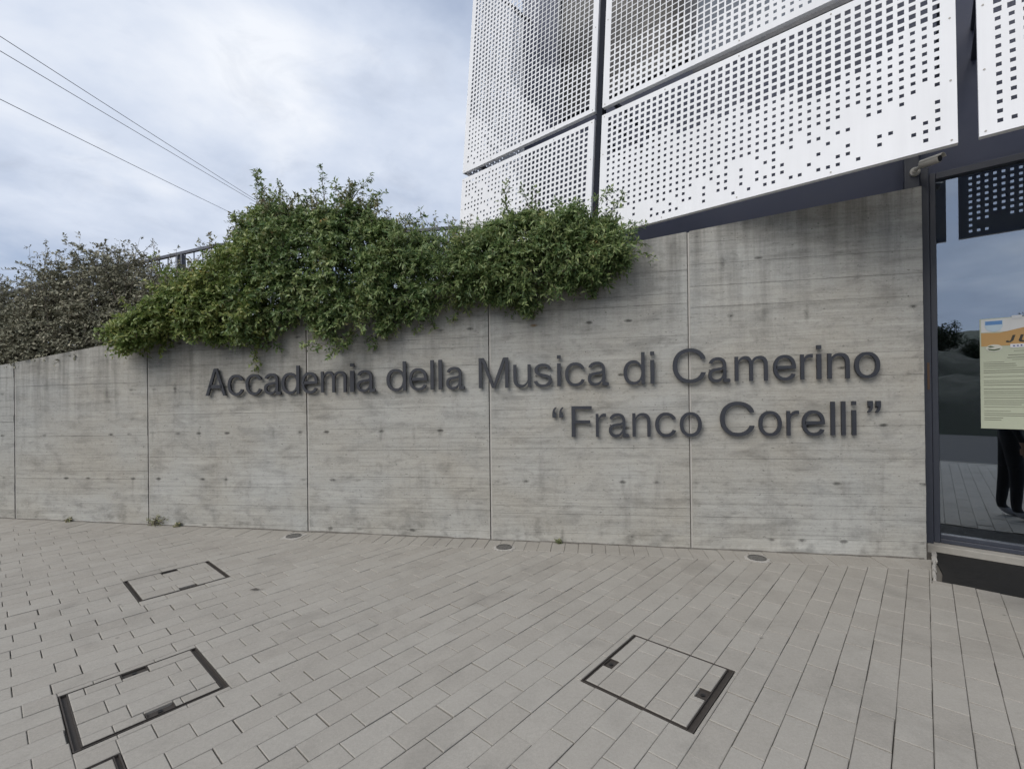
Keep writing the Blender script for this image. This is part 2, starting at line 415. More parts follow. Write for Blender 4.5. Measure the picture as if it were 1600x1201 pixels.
def mat_leaf(name, ramp, transl=0.34, rough=0.5):
    t = NT(name); geo = t.n('ShaderNodeNewGeometry')
    r = geo.outputs['Random Per Island']
    patch = t.noise(geo.outputs['Position'], 3.2, 3, 0.6)
    f = t.m('ADD', t.m('MULTIPLY', r, 0.62), t.m('MULTIPLY', t.mapr(patch, 0.3, 0.7, 0.0, 1.0), 0.38))
    cr = t.n('ShaderNodeValToRGB', {0: f})
    es = cr.color_ramp.elements
    es[0].position = ramp[0][0]; es[0].color = rgb(*ramp[0][1]); es[1].position = ramp[-1][0]; es[1].color = rgb(*ramp[-1][1])
    for p, c in ramp[1:-1]:
        e = es.new(p); e.color = rgb(*c)
    p = t.n('ShaderNodeBsdfPrincipled', {'Base Color': cr.outputs[0], 'Roughness': rough, 'Specular IOR Level': 0.45})
    tl = t.n('ShaderNodeBsdfTranslucent', {'Color': cr.outputs[0]})
    mx = t.n('ShaderNodeMixShader', {0: transl, 1: p.outputs[0], 2: tl.outputs[0]})
    t.t.links.new(mx.outputs[0], t.out.inputs[0]); return t.mat
GREEN = [(0.0, (0.050, 0.098, 0.033)), (0.3, (0.104, 0.172, 0.060)), (0.6, (0.193, 0.260, 0.094)), (0.85, (0.335, 0.391, 0.166)), (0.96, (0.470, 0.433, 0.199)), (1.0, (0.704, 0.346, 0.134))]
OLIVE = [(0.0, (0.074, 0.126, 0.033)), (0.35, (0.148, 0.214, 0.057)), (0.65, (0.249, 0.304, 0.093)), (0.88, (0.404, 0.411, 0.142)), (1.0, (0.726, 0.375, 0.127))]
GREY = [(0.0, (0.111, 0.115, 0.078)), (0.4, (0.195, 0.196, 0.137)), (0.75, (0.293, 0.281, 0.208)), (1.0, (0.442, 0.402, 0.312))]
MIXED = [(0.0, (0.083, 0.104, 0.050)), (0.4, (0.154, 0.176, 0.084)), (0.75, (0.268, 0.260, 0.144)), (1.0, (0.511, 0.420, 0.279))]
M['leaf_green'] = mat_leaf('leaf_green', GREEN, rough=0.42)
M['leaf_olive'] = mat_leaf('leaf_olive', OLIVE, rough=0.45)
M['leaf_grey'] = mat_leaf('leaf_grey', GREY, 0.15, 0.75)
M['leaf_mixed'] = mat_leaf('leaf_mixed', MIXED, 0.2, 0.6)
def vnoise(x, y, seed=0):
    def h(i, j): 
        v = math.sin(i*127.1+j*311.7+seed*74.7)*43758.5453; return v-math.floor(v)
    i, j = math.floor(x), math.floor(y); fx, fy = x-i, y-j
    fx = fx*fx*(3-2*fx); fy = fy*fy*(3-2*fy)
    return (h(i,j)*(1-fx)+h(i+1,j)*fx)*(1-fy)+(h(i,j+1)*(1-fx)+h(i+1,j+1)*fx)*fy
OFF = {}
def thing(name, fr, loc, label, cat, group=None, kind=None):
    e = empty(name, fr, loc); OFF[e.name] = Matrix.Translation(-Vector(loc))
    return tag(e, label, cat, group, kind)
def part(mb, name, mat, parent, smooth=False):
    return mb.build(name, mat, parent, OFF.get(parent.name), smooth)

# ================================================================== SETTING
g = MB(); g.quad((-900,-900,-0.14),(900,-900,-0.14),(900,900,-0.14),(-900,900,-0.14))
tag(g.build('ground', M['grass_ground']), kind='structure')
# asphalt street behind the photographer (mirrored in the glass)
g = MB(); g.box(-40, 40, -9.0, -0.98, -0.3, -0.10)
tag(g.build('road', M['asphalt'], None, GRID), kind='structure')
# overgrown bank across the street (seen only mirrored in the glass)
ev, ef = [], []
NX, NY = 110, 40
for j in range(NY):
    for i in range(NX):
        b = -48+i*0.75; a = -9.2-j*0.8
        k = j/(NY-1)
        z = -0.12+3.7*k**0.8 + (vnoise(b*.4, a*.4, 2)*1.2+vnoise(b*1.3, a*1.3, 4)*.7+rnd.uniform(0, .35))*min(1, k*8)
        ev.append((b, a, z))
for j in range(NY-1):
    for i in range(NX-1):
        o = j*NX+i; ef.append((o, o+NX, o+NX+1, o+1))
me = bpy.data.meshes.new('embankment'); me.from_pydata(ev, [], ef)
tag(link('embankment', me, M['bank'], None, GRID, smooth=True), kind='structure')
# wooded hills all round
hv, hf = [], []
NR = 120
for i in range(NR):
    t = 2*math.pi*i/NR
    el_ = 0.105 + 0.030*math.sin(3*t+0.6) + 0.018*math.sin(7*t+2.0) + 0.008*math.sin(17*t) + 0.004*math.sin(41*t+1)
    for r, zz in ((190, -0.2), (260, el_*150), (330, el_*330), (420, el_*300)):
        hv.append((r*math.sin(t), r*math.cos(t), zz))
for i in range(NR):
    j = (i+1) % NR
    for k in range(3): hf.append((i*4+k, j*4+k, j*4+k+1, i*4+k+1))
me = bpy.data.meshes.new('hills'); me.from_pydata(hv, [], hf)
tag(link('hills', me, M['hill'], smooth=True), kind='structure')

# terrace of planted soil held up by the wall
def in_bld(p):   # WALL (u,v) -> building (s,b)
    q = BLD_I @ (WALL @ Vector((p[0], p[1], 0))); return q.x, q.y
tm = MB()
rect = [(-16, 0.30), (2.70, 0.30), (2.70, 26), (-16, 26)]
left = clip(rect, lambda p: -4.86 - in_bld(p)[0])
right = clip(clip(clip(rect, lambda p: in_bld(p)[0] + 4.86), lambda p: 5.72 - in_bld(p)[1]), lambda p: -0.10 - in_bld(p)[0])
for poly in (left, right):
    if len(poly) > 2:
        tm.quad(*[(p[0], p[1], wall_top(max(p[0], -13)) - 0.16) for p in poly])
tag(tm.build('terrace_soil', M['soil'], None, WALL), kind='structure')

# ------------------------------------------------------------------ paving
PW, PL, GAP = 0.1233, 0.2517, 0.0024
B0, A0 = 0.012, 2.624
# manholes: (a0, a1, b0, b1, steel widths at a0, a1, b0, b1)
MANHOLES = [(0.236, 0.811, -3.160, -2.610, 0.030, 0.028, 0.007, 0.022),
            (0.722, 1.307, -4.705, -4.150, 0.024, 0.026, 0.007, 0.018),
            (1.975, 2.557, -1.309, -0.745, 0.018, 0.006, 0.014, 0.034),
            (-0.210, 0.368, -2.473, -1.905, 0.026, 0.022, 0.012, 0.026)]
def grid_pt(p): return GRID @ Vector((p[0], p[1], 0))
def wall_v(p): return (WALL_I @ grid_pt(p)).y
def bld_s(p): return (BLD_I @ grid_pt(p)).x
def bld_b(p): return (BLD_I @ grid_pt(p)).y
EDGE_B = 4.705
BORDER = 0.262
UPLIGHTS = [(-2.23, 4.75), (-0.09, 4.34), (2.07, 3.99)]
def minus(rect_, hole):
    b0, b1, a0, a1 = rect_; hb0, hb1, ha0, ha1 = hole
    if b1 <= hb0 or b0 >= hb1 or a1 <= ha0 or a0 >= ha1: return [rect_]
    out = []
    if a0 < ha0: out.append((b0, b1, a0, ha0))
    if a1 > ha1: out.append((b0, b1, ha1, a1))
    m0, m1 = max(a0, ha0), min(a1, ha1)
    if b0 < hb0: out.append((b0, hb0, m0, m1))
    if b1 > hb1: out.append((hb1, b1, m0, m1))
    return [q for q in out if q[1]-q[0] > 0.006 and q[3]-q[2] > 0.006]
def rpoly(q): return [(q[0], q[2]), (q[1], q[2]), (q[1], q[3]), (q[0], q[3])]
def shrink(poly, d):
    c = (sum(p[0] for p in poly)/len(poly), sum(p[1] for p in poly)/len(poly))
    n = len(poly); out = []
    area = sum(poly[i][0]*poly[(i+1) % n][1]-poly[(i+1) % n][0]*poly[i][1] for i in range(n))
    res = list(poly)
    for i in range(n):
        p, q = poly[i], poly[(i+1) % n]
        ex, ey = q[0]-p[0], q[1]-p[1]; L = math.hypot(ex, ey)
        if L < 1e-5: continue
        nx, ny = (-ey/L, ex/L) if area > 0 else (ey/L, -ex/L)
        res = clip(res, lambda r, p=p, nx=nx, ny=ny: (r[0]-p[0])*nx + (r[1]-p[1])*ny - d)
        if len(res) < 3: return []
    # drop doubled points
    cl = []
    for p in res:
        if not cl or math.hypot(p[0]-cl[-1][0], p[1]-cl[-1][1]) > 1e-4: cl.append(p)
    if len(cl) > 1 and math.hypot(cl[0][0]-cl[-1][0], cl[0][1]-cl[-1][1]) < 1e-4: cl.pop()
    return cl if len(cl) > 2 else []
def paver_geo(poly, z, bev=0.004, deep=0.03, tx=0.0, ty=0.0):
    """top, chamfer and sides of one paver; returns verts, faces"""
    inner = shrink(poly, bev)
    c = (sum(p[0] for p in poly)/len(poly), sum(p[1] for p in poly)/len(poly))
    zf = lambda p: z + tx*(p[0]-c[0]) + ty*(p[1]-c[1])
    n = len(poly)
    if len(inner) != n: inner = [(c[0]+(p[0]-c[0])*0.95, c[1]+(p[1]-c[1])*0.95) for p in poly]
    v = [(p[0], p[1], zf(p)) for p in inner] + [(p[0], p[1], zf(p)-bev*0.8) for p in poly] + [(p[0], p[1], z-deep) for p in poly]
    f = [tuple(range(n))]
    for i in range(n):
        j = (i+1) % n
        f.append((i, n+i, n+j, j)); f.append((n+i, 2*n+i, 2*n+j, n+j))
    return v, f
pave = []      # (polygon, is_whole)
kmin, kmax = int((-13-B0)/PW), int((8-B0)/PW)
for k in range(kmin, kmax):
    b0 = B0 + k*PW
    off = A0 + (PL/2 if k % 2 else 0) + rnd.uniform(-0.02, 0.02)
    n0 = int((-0.9-off)/PL)-1
    for n in range(n0, n0+60):
        a0 = off + n*PL
        a1 = a0 + PL
        if a1 < -0.9 or a0 > 11: continue
        c = (b0+PW/2, a0+PL/2)
        v = wall_v(c)
        if v > 0.1: continue
        wx = grid_pt(c)
        if wx.x < -11 or wx.x > 7 or wx.y < -6: continue
        rs = [(b0, b0+PW, max(a0, -0.9), a1)]
        for mh in MANHOLES:
            rs = [s_ for r_ in rs for s_ in minus(r_, (mh[2], mh[3], mh[0], mh[1]))]
        for r_ in rs:
            poly = rpoly(r_)
            whole = len(rs) == 1 and a0 > -0.9 and r_ == (b0, b0+PW, a0, a1)
            ok_v = all(wall_v(p) < -BORDER for p in poly); ok_b = all(bld_b(p) < EDGE_B for p in poly)
            if ok_v and ok_b: pave.append((poly, whole)); continue
            lf = clip(clip(poly, lambda p: -wall_v(p)-BORDER), lambda p: -bld_s(p))
            rt = clip(clip(clip(poly, lambda p: EDGE_B-bld_b(p)), lambda p: bld_s(p)), lambda p: -wall_v(p)-BORDER)
            if ok_v and all(bld_s(p) < 0 for p in poly): lf, rt = poly, []
            if not ok_v and ok_b: lf, rt = clip(poly, lambda p: -wall_v(p)-BORDER), []
            for q in (lf, rt):
                if len(q) > 2 and parea(q) > 0.0006: pave.append((q, False))
# soldier course along the wall foot, in grid coordinates
u = -12.0
while u < WALL_END+0.3:
    w_ = PW*rnd.uniform(0.985, 1.015)
    q = [(u, -BORDER), (u+w_, -BORDER), (u+w_, -0.006), (u, -0.006)]
    q = [tuple((GRID_I @ (WALL @ Vector((p[0], p[1], 0))))[:2]) for p in q]
    q = clip(q, lambda p: -bld_s(p))
    if len(q) > 2 and parea(q) > 0.0008: pave.append((q, False))
    u += w_
def img(p):
    w3 = grid_pt(p); d = _m @ (w3 - Vector((0, 0, CAM_H)))
    if d.z < 0.2: return None
    return 800+731.27*d.x/d.z, 608.2-731.27*d.y/d.z, d.z
scored = []
for i, (poly, whole) in enumerate(pave):
    c = (sum(p[0] for p in poly)/len(poly), sum(p[1] for p in poly)/len(poly))
    q = img(c)
    vis = q is not None and -15 < q[0] < 1615 and q[1] < 1215
    # apparent size: area foreshortened by the height of the eye
    scored.append((parea(poly)*CAM_H/(q[2]**3) if vis else 0.0, i))
scored.sort(reverse=True)
single = set(i for sc_, i in scored[:300] if sc_ > 0)
base = MB()
base.quad(*[(p[0], p[1], -0.022) for p in [(-16, -0.95), (9, -0.95), (9, 14), (-16, 14)]])
pavement = tag(base.build('pavement', M['joint_sand'], None, GRID), kind='structure')
kb = MB(); kb.box(-16, 9, -0.98, -0.952, -0.2, 0.004)
kb.build('kerb_edge', M['step'], pavement)
# whole pavers share a few meshes
shared = []
for k in range(5):
    hw, hl = PW/2-GAP*.42-0.0004*(k % 3), PL/2-GAP*.95-0.0010*(k % 2)
    v, f = paver_geo([(-hw,-hl),(hw,-hl),(hw,hl),(-hw,hl)], 0.0, 0.0020+0.0006*(k % 3))
    me = bpy.data.meshes.new('paver'); me.from_pydata(v, [], f); me.materials.append(M['paver']); shared.append(me)
rest = MB()
for i, (poly, whole) in enumerate(pave):
    dz = rnd.gauss(0, 0.0011); tx, ty = rnd.gauss(0, 0.005), rnd.gauss(0, 0.0035)
    if i in single and whole:
        o = bpy.data.objects.new('paver', rnd.choice(shared)); COL.objects.link(o); o.parent = pavement
        c = (sum(p[0] for p in poly)/4, sum(p[1] for p in poly)/4)
        o.location = (c[0]+rnd.gauss(0, 0.0004), c[1]+rnd.gauss(0, 0.0008), dz)
        o.rotation_euler = (ty, -tx, rnd.gauss(0, 0.0022))
        continue
    q = shrink(poly, GAP/2*rnd.uniform(0.5, 1.35))
    if not q: continue
    v, f = paver_geo(q, dz, 0.003, 0.03, tx*0.7, ty*0.7)
    if i in single:
        me = bpy.data.meshes.new('paver'); me.from_pydata(v, [], f); link('paver', me, M['paver'], pavement)
    else:
        o_ = len(rest.v); rest.v += v; rest.f += [tuple(o_+k for k in ff) for ff in f]
tag(rest.build('more_pavers', M['paver'], pavement), kind='stuff')

# grit and dirt gathered in the joint at the wall foot
q = MB(); n = 420
prev = None
for i in range(n+1):
    u = -11.5+(WALL_END-.02+11.5)*i/n
    w_ = .004+.016*max(0, vnoise(u*5.1, 2.2, 8)-.25)+.010*rnd.random()**3; h_ = .004+.010*vnoise(u*9.0, 1.1, 9)
    cur = [tuple(GRID_I @ (WALL @ Vector(p))) for p in ((u, -w_, .0015), (u, -w_*.45, h_*.7), (u, -.001, h_))]
    if prev:
        q.quad(prev[0], cur[0], cur[1], prev[1]); q.quad(prev[1], cur[1], cur[2], prev[2])
    prev = cur
tag(q.build('joint_dirt', M['joint_sand'], pavement), kind='stuff')

# ------------------------------------------------------------------ manhole covers
MH_LABEL = ['paver-filled manhole cover with wide dark steel edges at the lower left',
            'smaller-looking paver-filled manhole cover farther off, left, nearest the wall',
            'square paver-filled manhole cover with heavy dark right edge, right of centre',
            'manhole cover cut off by the bottom left picture edge']
for (a0, a1, b0, b1, wa0, wa1, wb0, wb1), lab in zip(MANHOLES, MH_LABEL):
    t = thing('manhole_cover', GRID, ((b0+b1)/2, (a0+a1)/2, 0), lab, 'manhole cover', 'paver-filled manhole covers')
    fr = MB(); e = 0.003; lip = 0.005
    fr.box(b0+e, b1-e, a0+e, a1-e, -0.035, -0.014)                       # tray floor seen in the open gap
    zt = -0.001
    for q in ((b0+e, b1-e, a0+e, a0+e+lip), (b0+e, b1-e, a1-e-lip, a1-e), (b0+e, b0+e+lip, a0+e+lip, a1-e-lip), (b1-e-lip, b1-e, a0+e+lip, a1-e-lip)):
        fr.box(q[0], q[1], q[2], q[3], -0.030, zt)
    part(fr, 'frame', M['steel_dark'], t)
    ia0, ia1, ib0, ib1 = a0+max(wa0, .009), a1-max(wa1, .009), b0+max(wb0, .009), b1-max(wb1, .009)
    tr = MB(); w2 = 0.004
    for q in ((ib0, ib1, ia0, ia0+w2), (ib0, ib1, ia1-w2, ia1), (ib0, ib0+w2, ia0+w2, ia1-w2), (ib1-w2, ib1, ia0+w2, ia1-w2)):
        tr.box(q[0], q[1], q[2], q[3], -0.030, -0.0025)
    part(tr, 'tray_rim', M['steel_dark'], t)
    am = (a0+a1)/2
    socks = [(ib0+w2, ib0+0.052, am-0.055, am+0.055), (ib1-0.052, ib1-w2, am-0.04, am+0.07)]
    if a0 > 1.9: socks = [(ib0+w2, ib0+0.055, am-0.10, am-0.02), (ib1-0.055, ib1-w2, am-0.04, am+0.04)]
    for q in socks:
        s_ = MB(); s_.box(q[0]+.003, q[1]-.003, q[2]+.003, q[3]-.003, -0.030, -0.011)
        s_.box(q[0]+.001, q[1]-.001, q[2]+.001, q[2]+.004, -0.030, -0.001); s_.box(q[0]+.001, q[1]-.001, q[3]-.004, q[3]-.001, -0.030, -0.001)
        so = part(s_, 'lifting_socket', M['steel_dark'], t)
        hb = MB(); hb.tube([((q[0]+q[1])/2, (q[2]+q[3])/2, -0.0105), ((q[0]+q[1])/2, (q[2]+q[3])/2, -0.006)], 0.010, 10)
        hb.build('key_hole', M['black'], so)
    for k in range(int((ib0-B0)/PW)-2, int((ib1-B0)/PW)+2):
        bb0 = B0+k*PW; off = A0+(PL/2 if k % 2 else 0)+rnd.uniform(-.05, .05)
        n0 = int((ia0-off)/PL)-2
        for n in range(n0, n0+8):
            x0, x1 = max(bb0, ib0+w2), min(bb0+PW, ib1-w2)
            y0, y1 = max(off+n*PL, ia0+w2), min(off+(n+1)*PL, ia1-w2)
            if x1-x0 < .012 or y1-y0 < .012: continue
            rs = [(x0, x1, y0, y1)]
            for q in socks: rs = [s2 for r_ in rs for s2 in minus(r_, q)]
            for r_ in rs:
                qq = shrink(rpoly(r_), 0.0017)
                if not qq: continue
                v, f = paver_geo(qq, rnd.gauss(-0.0005, 0.0008), 0.003, 0.028)
                me = bpy.data.meshes.new('paver'); me.from_pydata(v, [], f)
                link('paver', me, M['paver'], t, OFF[t.name])

# ------------------------------------------------------------------ recessed ground lights
UP_LABEL = ['round recessed ground light on a pale mortar patch, leftmost of three along the wall',
            'round recessed ground light in pale mortar, middle of three at the wall foot',
            'round recessed ground light nearest the glass entrance, at the wall foot']
for k, ((x, y), lab) in enumerate(zip(UPLIGHTS, UP_LABEL)):
    t = tag(empty('ground_light', Matrix.Translation((x, y, 0)) @ WALL.to_3x3().to_4x4()), lab, 'ground light', 'recessed lights along the wall')
    q = MB(); n = 28
    rr = [0.098*(1+0.10*math.sin(3*j+k)+0.05*math.sin(7*j+k*2)) for j in range(n)]
    if k == 0: rr = [0.098/max(abs(math.cos(2*math.pi*j/n)), abs(math.sin(2*math.pi*j/n)))*(1+.03*math.sin(5*j)) for j in range(n)]
    ring0 = [(0.074*math.cos(2*math.pi*j/n), 0.074*math.sin(2*math.pi*j/n)) for j in range(n)]
    ring1 = [(rr[j]*math.cos(2*math.pi*j/n), rr[j]*math.sin(2*math.pi*j/n)) for j in range(n)]
    for j in range(n):
        j2 = (j+1) % n
        q.quad((*ring0[j], 0.006), (*ring1[j], 0.0035), (*ring1[j2], 0.0035), (*ring0[j2], 0.006))
        q.quad((*ring1[j], 0.0035), (*ring1[j], -0.01), (*ring1[j2], -0.01), (*ring1[j2], 0.0035))
    q.build('mortar_bed', M['mortar'], t)
    q = MB(); q.disc((0, 0), 0.073, 0.011, n, 0.060)
    for j in range(n):
        a, b = 2*math.pi*j/n, 2*math.pi*(j+1)/n
        q.quad((.073*math.cos(a), .073*math.sin(a), -.01), (.073*math.cos(b), .073*math.sin(b), -.01), (.073*math.cos(b), .073*math.sin(b), .011), (.073*math.cos(a), .073*math.sin(a), .011))
    q.build('bezel', simple('bezel_steel', (0.16, 0.155, 0.15), 0.45, 0.6), t)
    q = MB(); q.disc((0, 0), 0.060, 0.0095, n)
    q.build('lens', simple('light_lens', (0.085, 0.082, 0.078), 0.25), t)

# ================================================================== RETAINING WALL
JOINTS = [-8.66, -6.78, -4.918, -2.958, -0.995, 0.868, WALL_END]
EDGES = [-12.0] + JOINTS
wall = thing('retaining_wall', WALL, (-2.0, 0.17, 0), 'board-marked grey concrete retaining wall with sloping top below the hedge', 'wall')
JG = 0.0125
core = MB()
core.hexa([(-12, .022, -0.1), (WALL_END-.002, .022, -0.1), (WALL_END-.002, .34, -0.1), (-12, .34, -0.1)],
          [(-12, .022, wall_top(-12)-.004), (WALL_END-.002, .022, wall_top(WALL_END)-.004), (WALL_END-.002, .34, wall_top(WALL_END)-.004), (-12, .34, wall_top(-12)-.004)])
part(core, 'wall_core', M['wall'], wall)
for k in range(len(EDGES)-1):
    u0, u1 = EDGES[k] + (JG if k else 0), EDGES[k+1] - (JG if k < len(EDGES)-2 else 0)
    pm = MB(); zb = -0.12
    while zb < 3.3:
        h = 0.104*rnd.choice((0.9, 1.0, 1.0, 1.0, 1.12, 0.72))
        if zb < 0: h = 0.22
        off = rnd.gauss(0.0, 0.0011)
        gap = rnd.choice((0.0, 0.0, 0.0003, 0.0008, 0.0020)) if zb > 0 else 0.002
        # boards are laid in lengths: break the strip at one or two butt joints
        cuts = [u0] + sorted(u0+(u1-u0)*rnd.uniform(.15, .85) for _ in range(rnd.choice((0, 1, 1)))) + [u1]
        for c0, c1 in zip(cuts[:-1], cuts[1:]):
            q = [(c0, zb+BOARD_SLOPE*c0), (c1, zb+BOARD_SLOPE*c1), (c1, zb+h-gap+BOARD_SLOPE*c1), (c0, zb+h-gap+BOARD_SLOPE*c0)]
            q = clip(q, lambda p: wall_top(p[0]) - p[1])
            if len(q) > 2: pm.prism(q, off+rnd.gauss(0, .0004), 0.03)
        zb += h
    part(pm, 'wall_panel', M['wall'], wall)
for j in JOINTS[:-1]:
    s_ = MB(); w_ = 0.0045 if j < -3.5 else 0.0100
    s_.hexa([(j-.002, .0045, -.05), (j+.002+w_, .0045, -.05), (j+.002+w_, .024, -.05), (j-.002, .024, -.05)],
            [(j-.002, .0045, wall_top(j)-.01), (j+.002+w_, .0045, wall_top(j)-.01), (j+.002+w_, .024, wall_top(j)-.01), (j-.002, .024, wall_top(j)-.01)])
    part(s_, 'joint_seal', M['seal'], wall)

# ================================================================== BUILDING
bld = thing('academy_building', BLD, (0.0, GLASS_B, 0), 'modern building clad in white perforated panels above a dark glazed entrance', 'building')
for bx in ((-4.78, -0.16, GLASS_B, GLASS_B+0.2, -0.1, 8.2), (-0.16, 4.2, GLASS_B+0.001, GLASS_B+0.2, 3.36, 8.2), (-4.78, -4.58, GLASS_B+0.2, 13, -0.1, 8.2), (4.0, 4.2, GLASS_B+0.2, 13, -0.1, 8.2), (-4.58, 4.0, 12.8, 13, -0.1, 8.2)):
    part(MB().box(*bx), 'outer_wall', M['slate_paint'], bld)
q = MB(); q.box(-4.9, 4.3, GLASS_B-0.05, 13.1, 8.2, 8.35); part(q, 'roof', M['slate_paint'], bld)
# room behind the entrance
q = MB()
x0, x1, y0, y1, z0, z1 = -0.2, 3.98, GLASS_B+0.21, 11.5, 0.06, 3.34
q.quad((x0,y1,z0),(x1,y1,z0),(x1,y1,z1),(x0,y1,z1)); q.quad((x0,y0,z0),(x0,y1,z0),(x0,y1,z1),(x0,y0,z1)); q.quad((x1,y0,z0),(x1,y0,z1),(x1,y1,z1),(x1,y1,z0)); q.quad((x0,y0,z1),(x0,y1,z1),(x1,y1,z1),(x1,y0,z1))
part(q, 'interior_wall', M['interior'], bld)
q = MB(); q.box(-0.16, 3.99, GLASS_B+0.02, 11.6, -0.1, 0.055); part(q, 'interior_floor', M['interior_floor'], bld)
# entrance: corner post, frames, panes, sill
q = MB(); q.box(-0.150, -0.045, 5.50, 5.705, -0.05, 3.66); bevel(part(q, 'corner_post', M['frame_paint'], bld), .004)
q = MB(); q.box(-0.043, 0.016, 5.60, 5.76, 0.05, 3.40); bevel(part(q, 'door_post', M['frame_paint'], bld), .004)
q = MB(); q.box(0.018, 0.060, 5.655, 5.74, 0.05, 3.356); bevel(part(q, 'pane_frame', M['frame_paint'], bld), .003)
for s0, s1 in ((0.062, 1.40), (1.462, 2.80)):
    q = MB(); q.box(s0, s1, 5.66, 5.74, 0.052, 0.088); q.box(s0, s1, 5.675, 5.735, 0.0885, 0.125); bevel(part(q, 'bottom_rail', M['frame_paint'], bld), .003)
    q = MB(); q.box(s0, s1, 5.66, 5.74, 3.30, 3.356); bevel(part(q, 'top_rail', M['frame_paint'], bld), .003)
    q = MB(); q.box(s0, s1, 5.708, 5.716, 0.125, 3.30); part(q, 'glass_pane', M['glass'], bld)
for s0 in (1.402, 2.802):
    q = MB(); q.box(s0, s0+0.058, 5.655, 5.74, 0.05, 3.356); bevel(part(q, 'pane_frame', M['frame_paint'], bld), .003)
q = MB(); q.box(-0.012, 0.004, 5.594, 5.599, 1.42, 1.66); part(q, 'strike_plate', simple('brown_tape', (0.10, 0.055, 0.03), 0.6), bld)
q = MB(); q.box(-0.03, 3.2, 5.56, 5.78, -0.08, 0.048); bevel(part(q, 'door_sill', M['step'], bld), .006)
# windows of the upper floors, dim behind the screen: one pane's sky reflection is painted as flat blue-grey, one pane is plain black
for s0, s1, z0, z1, mt in ((-2.02, -0.35, 5.30, 7.6, 'painted_sky'), (-4.0, -2.16, 5.50, 7.6, 'black')):
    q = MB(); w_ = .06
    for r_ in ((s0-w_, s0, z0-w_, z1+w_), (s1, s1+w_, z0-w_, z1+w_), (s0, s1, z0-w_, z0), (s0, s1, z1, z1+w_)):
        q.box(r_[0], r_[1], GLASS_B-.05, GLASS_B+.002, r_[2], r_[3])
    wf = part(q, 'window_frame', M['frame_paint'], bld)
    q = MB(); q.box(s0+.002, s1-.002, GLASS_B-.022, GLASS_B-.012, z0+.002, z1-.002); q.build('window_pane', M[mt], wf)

# ---- perforated skin
PITCH_H = 0.0622
def smooth(x, a, b):
    t = min(1, max(0, (x-a)/(b-a))); return t*t*(3-2*t)
def hole_size(s, z, prng):
    """square hole edge in metres: stepped sizes, bigger upward and toward the middle bay"""
    wave = (vnoise(s*1.6+9, z*2.4, 1)-.5)*.34
    if s < -2.6:
        edge = smooth(s, -4.8, -2.9)
        lvl = (z-3.75)*0.55 + edge*1.35 - 0.95 + wave
        lvl = min(lvl, 0.15 + edge*1.4)
    elif z < 4.42:
        lvl = (z-3.88)*1.6 + wave
        lvl = min(lvl, 0.62)
        miss = 3.24 + 0.28*smooth(s, -2.4, 0.1)
        if z < miss+0.06*prng.random() and prng.random() < 0.50: return 0
    else:
        lvl = 0.35 + (z-4.55)*1.5 - 1.1*smooth(s, -1.5, -0.2) + wave
    if s < -2.6 and lvl < -0.35 and prng.random() < 0.30: return 0
    if lvl > 1.15: return 0.053
    if lvl > 0.7: return 0.047
    if lvl > 0.0 or (lvl > -0.12 and prng.random() < .4): return 0.0375
    if lvl > -0.85 or s > -2.6: return 0.0262
    return 0.022
def perf(name, s0, s1, z0, z1, fn, place, parent, seed):
    prng = random.Random(seed)
    mx = 0.040
    nc = int((s1-s0-2*mx)/PITCH_H); nr = int((z1-z0-2*mx)/PITCH_H)
    ms = (s1-s0-nc*PITCH_H)/2; mz = (z1-z0-nr*PITCH_H)/2
    xs = [s0]+[s0+ms+i*PITCH_H for i in range(nc+1)]+[s1]
    zs = [z0]+[z0+mz+i*PITCH_H for i in range(nr+1)]+[z1]
    V, F = [], []
    T = 0.004
    def P(x, d, z): V.append(place(x, d, z)); return len(V)-1
    gi = {}
    def G(i, j, d):
        k = (i, j, d)
        if k not in gi: gi[k] = P(xs[i], d, zs[j])
        return gi[k]
    for i in range(len(xs)-1):
        for j in range(len(zs)-1):
            border = i in (0, len(xs)-2) or j in (0, len(zs)-2)
            h = 0 if border else fn((xs[i]+xs[i+1])/2, (zs[j]+zs[j+1])/2, prng)
            if not h:
                F.append((G(i,j,0), G(i+1,j,0), G(i+1,j+1,0), G(i,j+1,0)))
                F.append((G(i,j,T), G(i,j+1,T), G(i+1,j+1,T), G(i+1,j,T)))
                continue
            cx, cz = (xs[i]+xs[i+1])/2, (zs[j]+zs[j+1])/2; r = h/2
            a = [G(i,j,0), G(i+1,j,0), G(i+1,j+1,0), G(i,j+1,0)]
            c = [G(i,j,T), G(i+1,j,T), G(i+1,j+1,T), G(i,j+1,T)]
            co = ((-r,-r),(r,-r),(r,r),(-r,r))
            b = [P(cx+q[0], 0, cz+q[1]) for q in co]; d = [P(cx+q[0], T, cz+q[1]) for q in co]
            for k in range(4):
                n = (k+1) % 4
                F.append((a[k], a[n], b[n], b[k])); F.append((c[n], c[k], d[k], d[n])); F.append((b[k], b[n], d[n], d[k]))
    # folded edges
    dp = 0.05
    for (xa, za), (xb, zb_) in (((s0,z0),(s1,z0)), ((s1,z0),(s1,z1)), ((s1,z1),(s0,z1)), ((s0,z1),(s0,z0))):
        i0 = len(V)
        V.extend([place(xa,0,za), place(xb,0,zb_), place(xb,dp,zb_), place(xa,dp,za)]); F.append((i0+3, i0+2, i0+1, i0))
    me = bpy.data.meshes.new(name); me.from_pydata(V, [], F); me.update()
    return link(name, me, M['panel'], parent, OFF[parent.name])
front = lambda s, d, z: (s, fac_b(z)+d, z)
def side(x, d, z):            # return round the left corner: x runs back from the skin to the wall
    b = fac_b(z)+0.012; return (-4.80+d, b+x*(GLASS_B-0.03-b)/1.40, z)
screws = []
